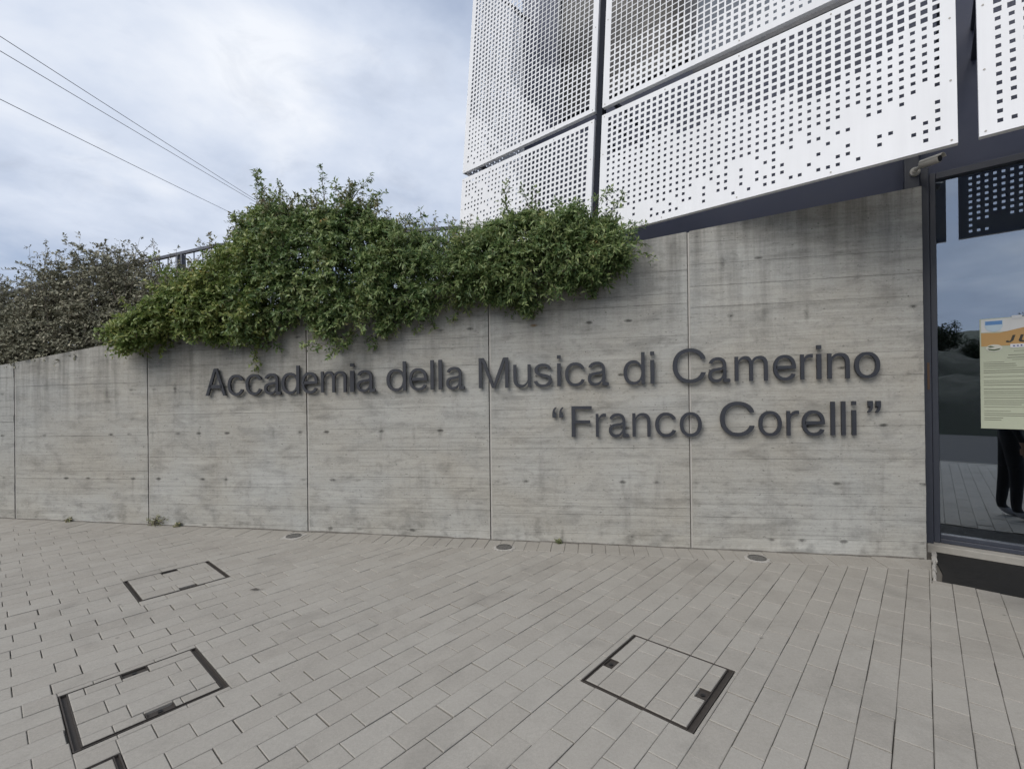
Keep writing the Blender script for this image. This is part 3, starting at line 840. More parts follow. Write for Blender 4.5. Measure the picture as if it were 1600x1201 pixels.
for k, (s0, s1) in enumerate(((-4.80, -2.68), (-2.585, 0.159), (0.258, 3.0))):
    for r_, (z0, z1) in enumerate(((3.055, 4.385), (4.470, 7.42))):
        fn = hole_size if s1 < 0.2 else (lambda s, z, p: hole_size(-2.45+(s-.258)*.9, z, p))
        po = perf('perforated_panel', s0, s1, z0, z1, fn, front, bld, 10*k+r_)
        # fixing screws round the edge
        q = MB()
        pts = [(s0+.03+(s1-s0-.06)*i/4, zz) for i in range(5) for zz in (z0+.028, z1-.028)] + [(ss, z0+(z1-z0)*i/3) for i in (1, 2) for ss in (s0+.03, s1-.03)]
        for (ss, zz) in pts:
            b = fac_b(zz); q.tube([(ss, b+.001, zz), (ss, b-.003, zz)], .0065, 6)
        tag(q.build('fixing_screws', M['seal'], po), kind='stuff')
for r_, (z0, z1) in enumerate(((3.055, 4.385), (4.470, 7.42))):
    perf('perforated_panel', 0.02, 1.40, z0, z1, lambda s, z, p: 0.0262 if p.random() > .1 else 0, side, bld, 50+r_)
# brackets that carry the skin off the wall
for s in (-4.6, -2.75, -2.52, 0.10, 0.32, 2.9):
    for z in (4.30, 4.56, 7.2):
        q = MB(); b = fac_b(z); q.box(s-.02, s+.02, b+.045, GLASS_B+.002, z-.02, z+.02); part(q, 'bracket', M['frame_paint'], bld)
# slender posts standing in the joint of the skin by the hedge
q = MB(); lo = [(-2.668, fac_b(2.6)+.02, 2.6), (-2.597, fac_b(2.6)+.02, 2.6), (-2.597, fac_b(2.6)+.10, 2.6), (-2.668, fac_b(2.6)+.10, 2.6)]
hi = [(-2.668, fac_b(7.45)+.02, 7.45), (-2.597, fac_b(7.45)+.02, 7.45), (-2.597, fac_b(7.45)+.10, 7.45), (-2.668, fac_b(7.45)+.10, 7.45)]
q.hexa(lo, hi); part(q, 'skin_post', simple('post_paint', (.015, .018, .027), .75, spec=.1), bld)
GLYPHS = {'A':[[16,0,201,509,276,509,463,0,395,0,287,302,280,323,272,346,264,372,257,394,250,420,241,447,232,478,245,478,236,447,228,419,220,393,213,371,204,345,197,322,191,302,85,0],[110,142,110,199,370,199,370,142]],'c':[[207,-8,174,-5,144,3,117,16,93,35,72,58,56,85,46,108,40,133,36,159,34,187,36,216,40,243,46,268,56,291,72,318,93,341,117,360,144,374,174,382,207,384,226,384,243,381,260,377,284,368,305,356,324,341,340,322,349,308,356,293,362,277,303,262,298,276,290,289,281,301,270,311,257,319,242,325,226,329,207,330,184,328,163,321,145,310,130,296,118,278,108,258,102,236,98,212,96,187,98,163,102,139,108,117,118,97,130,80,145,66,163,55,184,49,207,46,226,48,243,52,258,58,271,66,282,76,292,89,299,102,304,117,363,102,357,86,350,70,341,56,325,37,306,21,292,12,277,5,261,-1,244,-5,226,-7]],'a':[[160,-9,137,-7,115,-3,94,5,76,15,60,29,48,45,38,63,32,84,30,108,32,128,36,146,43,161,58,179,78,193,92,200,108,206,125,211,143,214,161,217,178,220,200,223,218,225,234,227,252,230,265,235,273,243,276,255,276,257,273,279,267,297,256,311,240,322,220,329,196,331,171,329,149,322,132,313,118,301,107,288,100,274,41,291,51,313,64,331,79,346,95,358,114,368,133,375,153,380,173,383,194,384,215,383,239,379,255,375,271,369,286,360,300,350,312,336,322,320,330,301,335,278,337,251,337,0,277,0,277,52,272,52,264,38,252,25,236,12,215,1,199,-4,181,-7],[170,45,192,47,211,51,228,59,248,74,263,93,272,115,276,138,276,190,270,186,259,182,246,179,231,176,216,173,200,171,186,169,175,168,154,164,134,159,117,150,103,139,95,124,92,105,94,87,102,72,114,61,130,52,149,47]],'d':[[195,-8,165,-6,137,3,111,16,89,34,70,57,55,84,46,108,39,133,35,160,34,189,35,218,39,245,46,270,55,293,70,320,89,342,112,361,137,374,165,382,196,384,218,383,237,379,253,373,272,360,287,346,298,331,306,319,311,319,311,509,372,509,372,0,313,0,313,59,307,59,298,46,287,31,272,17,252,4,236,-3,217,-7],[205,47,226,49,246,55,263,65,278,78,290,95,299,115,306,138,310,162,312,189,310,216,306,241,300,263,290,282,278,299,263,312,246,322,227,328,205,330,182,328,162,322,145,311,130,298,118,281,108,261,102,239,98,215,96,189,98,163,102,139,109,117,118,97,130,80,145,66,162,55,182,49]],'e':[[212,-8,177,-5,145,3,117,16,92,35,72,58,56,85,46,108,40,132,35,159,34,187,35,215,39,242,46,267,55,290,71,317,91,340,115,359,142,373,172,382,205,384,226,383,246,380,266,374,285,366,303,355,319,341,334,324,347,305,357,282,365,256,370,227,371,194,371,169,75,169,75,221,338,221,310,202,308,226,304,248,298,269,288,286,277,301,263,314,246,323,227,328,205,330,183,328,164,323,146,313,131,301,119,286,109,270,102,251,97,231,96,211,96,178,98,151,102,127,110,106,121,88,135,73,151,61,169,53,190,48,212,46,234,48,254,53,271,61,285,73,297,88,306,105,365,91,358,72,348,55,335,39,320,26,302,14,283,4,261,-3,237,-7]],'m':[[53,0,53,379,112,379,112,295,108,295,114,314,122,331,132,346,151,363,172,376,195,384,219,386,245,383,268,375,287,361,303,342,314,320,321,295,312,295,318,312,326,329,337,343,350,356,364,366,381,375,398,381,417,385,437,386,458,385,478,380,497,372,514,361,529,346,541,328,550,307,555,283,557,255,557,0,496,0,496,254,493,279,485,298,473,313,456,323,438,329,419,330,395,328,374,320,358,307,345,290,338,270,335,247,335,0,274,0,274,260,272,280,265,297,253,311,238,322,220,328,199,330,178,328,158,320,140,307,126,289,119,274,115,257,114,238,114,0]],'i':[[53,0,53,379,114,379,114,0],[84,443,67,446,54,455,44,468,41,483,44,499,54,512,67,521,84,524,100,521,114,512,123,499,126,483,123,468,114,455,100,446]],'l':[[139,-2,112,0,91,8,74,20,62,37,55,59,53,84,53,509,114,509,114,99,115,77,120,62,130,54,146,52,154,52,160,53,165,53,170,54,181,3,172,1,162,-1,151,-2]],'M':[[60,0,60,509,152,509,277,187,282,174,287,159,293,141,299,123,305,103,311,84,317,65,322,49,307,49,312,65,318,83,324,102,330,121,336,140,342,158,348,174,352,187,476,509,568,509,568,0,504,0,504,291,504,308,504,327,505,347,505,369,506,413,507,435,507,457,513,457,508,441,503,425,498,409,490,386,482,363,474,341,467,322,461,305,456,291,342,0,286,0,170,291,165,304,159,321,152,340,145,361,137,384,129,408,124,424,118,441,112,457,119,457,119,437,120,416,120,394,121,372,122,328,122,309,122,291,122,0]],'u':[[182,-5,158,-3,135,2,115,11,97,23,82,39,69,59,60,82,54,109,53,139,53,379,114,379,114,144,116,117,124,94,137,75,154,61,175,53,200,50,218,51,234,55,249,62,268,77,283,97,290,113,295,132,296,153,296,379,357,379,357,0,298,0,298,92,307,92,294,60,277,35,257,17,234,5,209,-3]],'s':[[182,-8,157,-7,133,-3,112,3,93,12,76,24,62,38,50,54,41,73,36,94,94,107,101,87,111,72,124,60,141,52,160,47,181,45,206,47,227,53,244,62,262,81,268,103,265,121,254,136,237,147,212,155,149,170,118,180,92,192,72,208,58,227,50,249,47,274,49,295,55,314,65,332,79,347,95,360,115,370,137,378,161,383,187,384,212,383,234,379,254,372,271,363,286,352,299,339,309,324,318,308,324,290,268,277,258,298,243,316,228,325,210,331,187,333,166,331,147,326,131,317,114,299,109,277,112,258,124,243,136,235,152,229,172,223,229,209,261,200,287,187,306,171,320,153,328,131,331,107,329,85,323,65,312,47,298,31,281,18,260,6,236,-2,210,-7]],'C':[[267,-7,235,-5,205,1,177,11,150,25,126,42,104,63,86,88,70,115,57,146,48,179,42,215,40,254,42,293,48,329,57,362,70,393,86,421,104,445,126,466,150,484,177,498,205,508,235,514,267,516,293,514,317,511,340,504,362,496,383,485,402,471,419,456,435,438,448,418,459,397,467,373,473,348,408,348,401,373,389,395,375,413,357,428,337,440,315,449,292,454,267,456,237,453,209,445,184,432,161,414,141,391,125,364,116,340,109,314,105,285,103,254,105,223,109,194,116,168,125,145,141,117,161,94,184,76,210,63,237,56,267,53,292,55,315,60,337,69,357,81,375,96,389,114,401,136,408,160,473,160,467,135,459,112,448,91,435,71,420,53,402,38,383,24,363,13,341,5,317,-2,293,-6]],'r':[[53,0,53,379,112,379,112,321,115,321,124,339,137,354,152,367,171,377,191,383,213,385,221,385,229,384,243,384,243,322,239,323,230,324,219,325,207,326,182,323,159,315,140,301,126,284,117,262,114,237,114,0]],'n':[[114,227,114,0,53,0,53,379,112,379,112,287,102,287,116,319,132,344,152,362,175,374,200,382,227,384,252,383,275,377,295,369,313,356,328,340,341,321,350,298,355,271,357,240,357,0,296,0,296,235,293,263,286,286,273,304,256,318,235,326,210,329,192,328,176,324,161,317,141,303,126,283,119,266,115,248]],'o':[[207,-8,174,-5,144,3,117,16,93,35,72,58,56,85,46,108,40,133,36,159,34,187,36,216,40,243,46,268,56,291,72,318,93,341,117,360,144,374,174,382,207,384,241,382,271,374,299,360,323,341,343,318,359,291,369,268,376,243,380,216,381,187,380,159,376,133,369,108,359,85,343,58,323,35,299,16,271,3,241,-5],[207,46,231,49,252,55,270,66,285,80,298,97,307,117,314,139,318,163,319,187,318,212,314,236,307,258,298,278,285,296,270,310,252,321,231,328,207,330,184,328,163,321,145,310,130,296,118,278,108,258,102,236,98,212,96,187,98,163,102,139,108,117,118,97,130,80,145,66,163,55,184,49]],'F':[[60,0,60,509,369,509,369,452,125,452,125,278,346,278,346,221,125,221,125,0]],'“':[[52,318,104,509,151,509,121,318],[175,318,228,509,274,509,244,318]],'”':[[52,318,82,509,151,509,98,318],[175,318,205,509,274,509,222,318]],'J':[[185,-7,153,-4,124,3,98,15,75,33,57,55,44,81,36,111,33,145,33,173,98,173,98,145,100,117,108,93,122,74,139,61,160,53,185,50,209,53,230,61,248,74,261,93,269,117,272,145,272,509,336,509,336,145,334,111,326,81,313,55,294,33,271,15,246,3,217,-4]],'S':[[224,-9,188,-7,156,-1,128,9,102,23,81,40,64,60,51,83,42,109,38,137,104,137,108,118,114,102,123,88,136,76,150,66,166,59,185,53,204,50,224,49,246,50,267,54,286,60,303,69,317,79,329,92,338,106,344,122,346,139,342,161,332,179,316,193,296,205,280,211,263,217,245,222,184,239,154,249,128,260,105,274,86,289,67,313,56,341,52,372,54,400,62,425,75,448,92,468,113,484,138,498,165,508,195,514,227,516,259,514,289,508,316,498,340,484,360,468,377,449,390,427,398,403,401,378,337,378,332,402,320,421,302,437,280,449,254,456,225,459,204,457,185,454,167,448,145,435,129,418,118,398,115,376,119,352,131,334,148,319,169,308,191,300,212,293,264,279,287,272,312,264,328,256,344,248,359,238,372,226,384,213,395,198,402,180,407,161,408,139,406,112,399,87,386,64,370,43,349,25,323,11,302,2,278,-4,252,-8]]}
# ================================================================== LETTERING
def rect_sp(x0, x1, y0, y1): return [x0, y0, x1, y0, x1, y1, x0, y1]
GLYPHS['l'] = [rect_sp(0, 62, 0, 509)]
GLYPHS['i'] = [rect_sp(0, 62, 0, 379), rect_sp(0, 62, 445, 509)]
_q = []
for dx in (0, 130):
    pts = [(12,0),(95,0),(95,85),(62,85),(66,118),(80,142),(98,158),(98,185),(58,172),(28,140),(14,98),(10,50)]
    _q.append([(dx+p[0], 318+p[1]) for p in pts])
GLYPHS['“'] = [[c for p in sp for c in p] for sp in _q]
mxq = 228+12
GLYPHS['”'] = [[c for p in sp for c in (mxq-p[0], 318+509-p[1])] for sp in _q]
def glyph_mesh(ch, x0, x1, zbase, cap):
    sp = GLYPHS[ch]; xs = [v for s in sp for v in s[0::2]]
    gx0, gx1 = min(xs), max(xs)
    tail = 0.030 if ch == 'a' else 0.0
    kx, kz = (x1-tail-x0)/(gx1-gx0), cap/509.0
    cu = bpy.data.curves.new('letter', 'CURVE'); cu.dimensions = '2D'; cu.fill_mode = 'BOTH'; cu.extrude = 0.010; cu.offset = -0.0022
    for s in sp:
        pl = cu.splines.new('POLY'); n = len(s)//2; pl.points.add(n-1); pl.use_cyclic_u = True
        for i in range(n): pl.points[i].co = (x0+(s[2*i]-gx0)*kx, s[2*i+1]*kz, 0, 1)
    ob = bpy.data.objects.new('letter_curve', cu); COL.objects.link(ob)
    dg = bpy.context.evaluated_depsgraph_get(); dg.update()
    me = bpy.data.meshes.new_from_object(ob.evaluated_get(dg))
    bpy.data.objects.remove(ob); bpy.data.curves.remove(cu)
    bm = bmesh.new(); bm.from_mesh(me)
    um = (x0+x1)/2
    for v in bm.verts:
        x, y, z = v.co; v.co = (x, -0.032-z, zbase+y)
    bmesh.ops.recalc_face_normals(bm, faces=bm.faces)
    def box(a, b, c, d, e, f):
        vs = [bm.verts.new(p) for p in ((a,c,e),(b,c,e),(b,d,e),(a,d,e),(a,c,f),(b,c,f),(b,d,f),(a,d,f))]
        for q in ((0,3,2,1),(4,5,6,7),(0,1,5,4),(1,2,6,5),(2,3,7,6),(3,0,4,7)): bm.faces.new([vs[k] for k in q])
    if ch == 'a':
        k = cap/509.0
        box(x1-tail-.022, x1-.004, -0.0442, -0.020, zbase-.001, zbase+.030)
        box(x1-.0041, x1, -0.0440, -0.0202, zbase+.002, zbase+.024)
    # two stand-off pins into the wall
    zc = zbase+cap*(0.37 if ch not in '“”' else 0.82)
    if ch in 'li': pins = [(um, zbase+.04), (um, zbase+cap*.62)]
    elif ch in '“”': pins = [(x0+.02, zc), (x1-.025, zc)]
    elif ch == 'A': pins = [(x0+.06, zbase+.07), (x1-.06, zbase+.07)]
    else: pins = [(x0+.018, zc), (x0+.02, zc-.02)] if ch in 'cCer' else [(x0+.018, zc), (x1-.02-tail, zc)]
    if ch != 'i' or True:
        for (a, b) in pins: box(a-.004, a+.004, -0.021, 0.002, b-.004, b+.004)
    bm.to_mesh(me); bm.free(); me.name = 'letter'
    for p in me.polygons: p.use_smooth = False
    return me
L1 = [('A',-4.177,-3.917),('c',-3.901,-3.706),('c',-3.683,-3.487),('a',-3.461,-3.259),('d',-3.255,-3.042),('e',-3.019,-2.834),('m',-2.798,-2.509),('i',-2.47,-2.422),('a',-2.396,-2.191),('d',-2.07,-1.856),('e',-1.829,-1.634),('l',-1.603,-1.563),('l',-1.519,-1.477),('a',-1.44,-1.246),('M',-1.106,-0.806),('u',-0.762,-0.587),('s',-0.562,-0.383),('i',-0.338,-0.298),('c',-0.264,-0.072),('a',-0.051,0.147),('d',0.279,0.475),('i',0.521,0.561),('C',0.719,1.01),('a',1.027,1.214),('m',1.252,1.529),('e',1.571,1.758),('r',1.792,1.894),('i',1.922,1.962),('n',2.008,2.184),('o',2.218,2.418)]
L2 = [('“',-0.389,-0.279),('F',-0.207,-0.012),('r',0.019,0.119),('a',0.139,0.325),('n',0.354,0.521),('c',0.558,0.747),('o',0.775,0.969),('C',1.122,1.414),('o',1.444,1.638),('r',1.675,1.778),('e',1.799,1.983),('l',2.028,2.064),('l',2.111,2.146),('i',2.193,2.229),('”',2.317,2.42)]
for L, z0, sl, cap, lab in ((L1, 1.4915, 0.0148, 0.300, 'long upper line of dark grey raised letters fixed to the concrete wall'),
                            (L2, 1.0065, 0.0125, 0.296, 'shorter lower line of dark raised letters between quotation marks')):
    # the letters sit a little proud of the wall: shrink very slightly about the wall to keep their size
    t = thing('wall_lettering', WALL, ((L[0][1]+L[-1][2])/2, -0.045, z0), lab, 'lettering')
    for ch, x0, x1 in L:
        um = (x0+x1)/2; k = 0.9925
        link('letter', glyph_mesh(ch, x0*k, x1*k, (z0+sl*um-CAM_H)*k+CAM_H, cap*k*(1.04 if ch == 'C' else 1.0)), M['letter'], t, OFF[t.name])

# ================================================================== SHRUBS
def leaf_mesh(name, base, d, nrm, L, W):
    N = len(base)
    d = d/np.linalg.norm(d, axis=1, keepdims=True)
    sd = np.cross(d, nrm); sd /= (np.linalg.norm(sd, axis=1, keepdims=True)+1e-9)
    nn = np.cross(sd, d)
    L = L[:, None]; W = W[:, None]
    mid = base + d*L*0.45
    V = np.empty((N, 4, 3))
    V[:, 0] = base; V[:, 1] = mid+sd*W*0.5+nn*W*0.18; V[:, 2] = base+d*L-nn*L*0.10; V[:, 3] = mid-sd*W*0.5+nn*W*0.18
    idx = np.arange(N)[:, None]*4
    T = np.concatenate([idx+np.array([0, 1, 2]), idx+np.array([0, 2, 3])], axis=1).reshape(-1)
    me = bpy.data.meshes.new(name)
    me.vertices.add(N*4); me.vertices.foreach_set('co', V.reshape(-1))
    me.loops.add(N*6); me.loops.foreach_set('vertex_index', T.astype(np.int32))
    me.polygons.add(N*2); me.polygons.foreach_set('loop_start', np.arange(N*2, dtype=np.int32)*3)
    me.polygons.foreach_set('loop_total', np.full(N*2, 3, dtype=np.int32))
    me.update(calc_edges=True)
    return me
def unit(a): return a/(np.linalg.norm(a, axis=-1, keepdims=True)+1e-9)
class Shrub:
    def __init__(s): s.b = []; s.d = []; s.n = []; s.L = []; s.W = []; s.tw = MB()
    def sprigs(s, o, d, length, nl, L, W, spread=0.9, droop=0.25, twig=0.15):
        """o, d: (k,3) starts and directions of little leafy twigs"""
        k = len(o); d = unit(d)
        t = (np.arange(nl)+rng.uniform(.1, .9, (k, nl)))/nl
        ln = length*rng.uniform(.6, 1.25, (k, 1))
        p = o[:, None, :] + d[:, None, :]*(t*ln)[..., None]
        p[..., 2] -= droop*(t*ln)**2/np.maximum(ln, .01)
        ref = unit(rng.normal(size=(k, 3)))
        a = unit(np.cross(d, ref)); b = np.cross(d, a)
        ang = (np.arange(nl)*2.4)[None, :]+rng.uniform(0, 6.28, (k, nl))
        side_ = a[:, None, :]*np.cos(ang)[..., None]+b[:, None, :]*np.sin(ang)[..., None]
        ld = d[:, None, :]*rng.uniform(.35, .9, (k, nl, 1))+side_*spread*rng.uniform(.6, 1.1, (k, nl, 1))+np.array([0, 0, -.12])
        nr = d[:, None, :]*0.8 + np.array([0, -.25, .6]) + rng.normal(scale=.35, size=(k, nl, 3))
        s.b.append(p.reshape(-1, 3)); s.d.append(ld.reshape(-1, 3)); s.n.append(nr.reshape(-1, 3))
        q = rng.uniform(.5, 1.45, k*nl); s.L.append(L*q); s.W.append(W*q*rng.uniform(.75, 1.2, k*nl))
        for i in range(k):
            if rng.random() < twig:
                q = [o[i], o[i]+d[i]*ln[i, 0]*.5-np.array([0, 0, droop*.25*ln[i, 0]]), o[i]+d[i]*ln[i, 0]-np.array([0, 0, droop*ln[i, 0]])]
                s.tw.tube(q, [.0035, .0028, .0012], 3, False)
    def clump(s, c, r, k, nl, L, W, bias, length=None, **kw):
        dirs = unit(rng.normal(size=(k, 3))+np.array(bias))
        o = np.array(c)+dirs*r*rng.uniform(.1, .75, (k, 1))+rng.normal(scale=r*.15, size=(k, 3))
        s.sprigs(o, dirs, length or r*1.0, nl, L, W, **kw)
    def shoot(s, p0, p1, n, L, W, bend=0.05, r0=0.006):
        p0, p1 = np.array(p0, float), np.array(p1, float)
        ax = p1-p0; off = np.cross(ax, [0, 1, 0]); off = off/np.linalg.norm(off)*bend
        pts = [p0+ax*t+off*math.sin(t*math.pi) for t in np.linspace(0, 1, 6)]
        s.tw.tube(pts, [r0*(1-.8*t) for t in np.linspace(0, 1, 6)], 4, False)
        for t in np.linspace(.05, 1, n):
            p = p0+ax*t+off*math.sin(t*math.pi)
            s.clump(p, .03*(1.2-.6*t), 3, 4, L, W, unit(ax)*1.0, length=.06*(1.25-.6*t), twig=.2, droop=.1)
    def dry_top(s, t, spots):
        d = Shrub()
        for (u, v, z0, z1) in spots: d.shoot((u, v, z0), (u+rng.normal()*.10, v+rng.normal()*.08, z1), 8, .036, .016, .03, .004)
        d.finish(t, M['leaf_mixed'], M['dry_bark'], 'dry_')
    def finish(s, t, leaf, bark, pre=''):
        me = leaf_mesh(pre+'foliage', np.concatenate(s.b), np.concatenate(s.d), np.concatenate(s.n), np.concatenate(s.L), np.concatenate(s.W))
        tag(link(pre+'foliage', me, leaf, t, OFF[t.name]), kind='stuff')
        tag(part(s.tw, pre+'stems', bark, t), kind='stuff')
LOW = [(-12,0.9),(-5.45,2.02),(-5.26,1.95),(-4.92,1.97),(-4.59,2.14),(-4.34,2.16),(-3.98,2.05),(-3.67,1.90),(-3.52,1.87),(-3.32,2.03),(-3.02,2.22),(-2.88,2.21),(-2.66,2.01),(-2.52,1.97),(-2.2,1.96),(-2.02,2.05),(-1.82,2.17),(-1.68,2.14),(-1.41,2.29),(-1.02,2.33),(-0.77,2.29),(-0.58,2.18),(-0.45,2.31),(-0.27,2.42),(0.03,2.38),(0.21,2.52),(0.38,2.6),(0.47,2.69)]
UPP = [(-12,2.5),(-8,2.75),(-6.98,2.83),(-6.6,3.07),(-6.32,3.13),(-6.05,3.24),(-5.69,3.26),(-5.25,3.04),(-5.04,2.87),(-4.5,2.77),(-4.09,3.0),(-3.85,3.18),(-3.66,3.30),(-3.38,3.50),(-3.08,3.44),(-2.86,3.36),(-2.57,3.44),(-2.36,3.42),(-2.15,3.26),(-1.94,3.18),(-1.74,3.08),(-1.47,3.04),(-1.27,3.0),(-1.01,3.06),(-0.63,3.2),(-0.44,3.24),(-0.14,3.2),(0.16,3.05),(0.36,2.86),(0.47,2.75)]
lo_f = lambda u: float(np.interp(u, [p[0] for p in LOW], [p[1] for p in LOW]))
up_f = lambda u: float(np.interp(u, [p[0] for p in UPP], [p[1] for p in UPP]))
def up_olive(u): return min(up_f(u), float(np.interp(u, [-5.3, -5.0, -4.6, -4.2, -3.9, -3.6, -3.4], [2.2, 2.32, 2.46, 2.72, 3.05, 3.3, 3.5])))
def trunk(sh, u, z, r=0.018, tops=5, v=0.45):
    zb = wall_top(u)-.18
    for k in range(tops):
        p = (u+rng.normal()*.25, v+rng.normal()*.2-.15, z-.25+rng.normal()*.1)
        sh.tw.tube([(u, v, zb), ((u*2+p[0])/3, (v*2+p[1])/3+.03, zb+(p[2]-zb)*.45), p], [r, r*.7, r*.3], 5, False)
def cascade(name, label, u0, u1, leaf, L, W, dens=1.0, twig=.10, cat='shrub', up_f=up_f):
    um = (u0+u1)/2
    t = thing(name, WALL, (um, .45, wall_top(um)-.16), label, cat, 'shrubs hanging over the wall')
    sh = Shrub()
    for k in range(3): trunk(sh, u0+(u1-u0)*(k+.5)/3, up_f(um), .016)
    n = int((u1-u0)*120*dens); done = 0
    while done < n:
        u = rng.uniform(u0-.08, u1+.08); l, h = lo_f(u), up_f(u)
        z = rng.uniform(l, h); f = (z-l)/(h-l)
        r = rng.uniform(.075, .15) if .18 < f < .8 else rng.uniform(.055, .09)
        if z-r < l: z = l+r*rng.uniform(.85, 1.2)
        if z+r*.9+.07 > h: z = h-.07-r*.9
        if z < l: continue
        f = (z-l)/(h-l)
        # skip some spots: hollows where the shade shows
        if vnoise(u*4.2, z*4.6, 3) < .27: 
            done += .35; continue
        fr = -.045-.22*math.sin(math.pi*min(1, max(0, f)))**.75*(.55+.75*vnoise(u*2.3, z*2.3, 5))
        depth = fr + (rng.uniform(0, .10) if f < .55 else rng.uniform(0, .35)*((f-.5)*2))
        if z < wall_top(u)+.05: depth = min(depth, -.06-r*.25)
        bias = (0, -.75, -.55+1.2*f)
        sh.clump((u, depth, z), r, 15, 12, L, W, bias, length=r*1.05, twig=twig, droop=.45-.3*f)
        done += 1
    # body behind the front face
    for k in range(int((u1-u0)*50*dens)):
        u = rng.uniform(u0, u1); zt = wall_top(u); h = up_f(u)
        z = rng.uniform(zt+.02, max(zt+.1, h-.16))
        sh.clump((u, rng.uniform(-.05, .60), z), rng.uniform(.12, .19), 14, 12, L*1.1, W*1.1, (0, -.2, .3), twig=twig)
    # loose strands below the edge
    for k in range(int((u1-u0)*7)):
        u = rng.uniform(u0, u1); l = lo_f(u)
        ln = rng.uniform(.02, .11)*(1 if rng.random() > .2 else 1.8)
        sh.shoot((u, -.07, l+.06), (u+rng.normal()*.05, -.045, l+.04-ln), max(3, int(ln*38)), L*.9, W, .02, .003)
    # stray stems arching out of the face
    for k in range(int((u1-u0)*24)):
        u = rng.uniform(u0, u1); l, h = lo_f(u), up_f(u); z = rng.uniform(l+.15, h-.08); f = (z-l)/(h-l)
        dz = rng.normal()*.14+(f-.45)*.22
        sh.shoot((u, -.12, z), (u+rng.normal()*.16, -.30-rng.uniform(0, .14)*math.sin(math.pi*f), z+dz), 9, L, W, .05, .004)
    # sprays standing out of the top edge
    for k in range(int((u1-u0)*9)):
        u = rng.uniform(u0, u1); h = up_f(u); v = rng.uniform(-.1, .5)
        sh.shoot((u, v, h-.10), (u+rng.normal()*.09, v+rng.normal()*.08, h+rng.uniform(.02, .17)), 6, L*.9, W*.9, .02, .004)
    return t, sh
# the dry one at the far left
t = thing('dry_shrub', WALL, (-6.6, .5, wall_top(-6.6)-.16), 'dry grey-brown shrub with thin twigs at the far left above the wall', 'shrub', 'shrubs hanging over the wall')
sh = Shrub()
for k in range(1150):
    u = rng.uniform(-9.6, -4.2); zt = wall_top(u); h = up_f(u) if u < -5.3 else min(up_f(u), 2.92)-.04
    f = rng.uniform(0, 1)
    z = zt+.02+(h-zt-.04)*f
    r = rng.uniform(.09, .16)
    dense = 12 if f < .6 else (9 if f < .85 else 5)
    sh.clump((u, rng.uniform(.10, .30) if f < .6 else rng.uniform(.08, .55), max(z, zt+.07)), r*(.8 if f < .2 else 1), dense, 10, .036, .020, (0, -.15, .30), length=r*1.2, twig=.30, droop=.15)
for k in range(190):
    u = rng.uniform(-9.2, -4.8); h = up_f(u)+.05
    v = rng.uniform(.05, .7); b = (u, v, wall_top(u)+rng.uniform(.0, .5))
    p = (u+rng.normal()*.25, v+rng.normal()*.15, h+rng.uniform(-.30, .12))
    sh.shoot(b, p, 9, .024, .012, .06, .005)
sh.shoot((-4.87, .2, 2.8), (-5.06, .2, 3.25), 6, .02, .01, .03); sh.shoot((-4.72, .2, 2.7), (-4.78, .25, 3.16), 6, .02, .01, .03)
sh.shoot((-4.8, .3, 2.75), (-4.3, .2, 3.12), 8, .02, .01, .03); sh.shoot((-4.6, .3, 2.8), (-5.2, .2, 3.02), 8, .02, .01, .03)
trunk(sh, -7.4, 2.7); trunk(sh, -6.2, 2.9); trunk(sh, -5.2, 2.6)
sh.finish(t, M['leaf_grey'], M['dry_bark'])

t, sh = cascade('trailing_shrub', 'olive green trailing shrub hanging low over the wall, left of the green ones', -4.98, -3.45, M['leaf_olive'], .040, .020, 1.0, up_f=up_olive)
for k in range(34):   # thin grey-green top by the railing
    u = rng.uniform(-4.2, -3.5); sh.shoot((u, .25, up_f(u)-.2), (u+rng.normal()*.12, .25, up_f(u)+rng.uniform(-.02, .15)), 7, .026, .012, .03)
sh.dry_top(t, [(u, rng.uniform(-.05, .5), up_f(u)-.30, up_f(u)+rng.uniform(-.15, .14)) for u in rng.uniform(-4.5, -3.4, 70)])
sh.finish(t, M['leaf_olive'], M['bark'])

t, sh = cascade('tall_shrub', 'tallest green shrub with three long upright shoots above the wall', -3.5, -2.05, M['leaf_green'], .041, .020, 1.0)
for p0, p1, n in (((-3.23, .1, 3.30), (-3.61, .1, 3.88), 15), ((-2.72, .1, 3.30), (-2.82, .1, 3.86), 13), ((-2.57, .1, 3.28), (-2.28, .1, 3.70), 13),
                  ((-3.1, .15, 3.30), (-3.35, .1, 3.72), 12), ((-2.5, .12, 3.25), (-2.42, .1, 3.62), 10), ((-2.35, .12, 3.2), (-2.15, .12, 3.52), 10), ((-2.9, .1, 3.25), (-3.0, .1, 3.58), 9), ((-3.5, .15, 3.1), (-3.75, .1, 3.45), 9)):
    sh.shoot(p0, p1, n, .034, .016, .04, .007)
sh.dry_top(t, [(u, rng.uniform(-.12, .5), up_f(u)-.22, up_f(u)+rng.uniform(-.12, .16)) for u in rng.uniform(-3.6, -1.95, 110)])
sh.finish(t, M['leaf_green'], M['bark'])

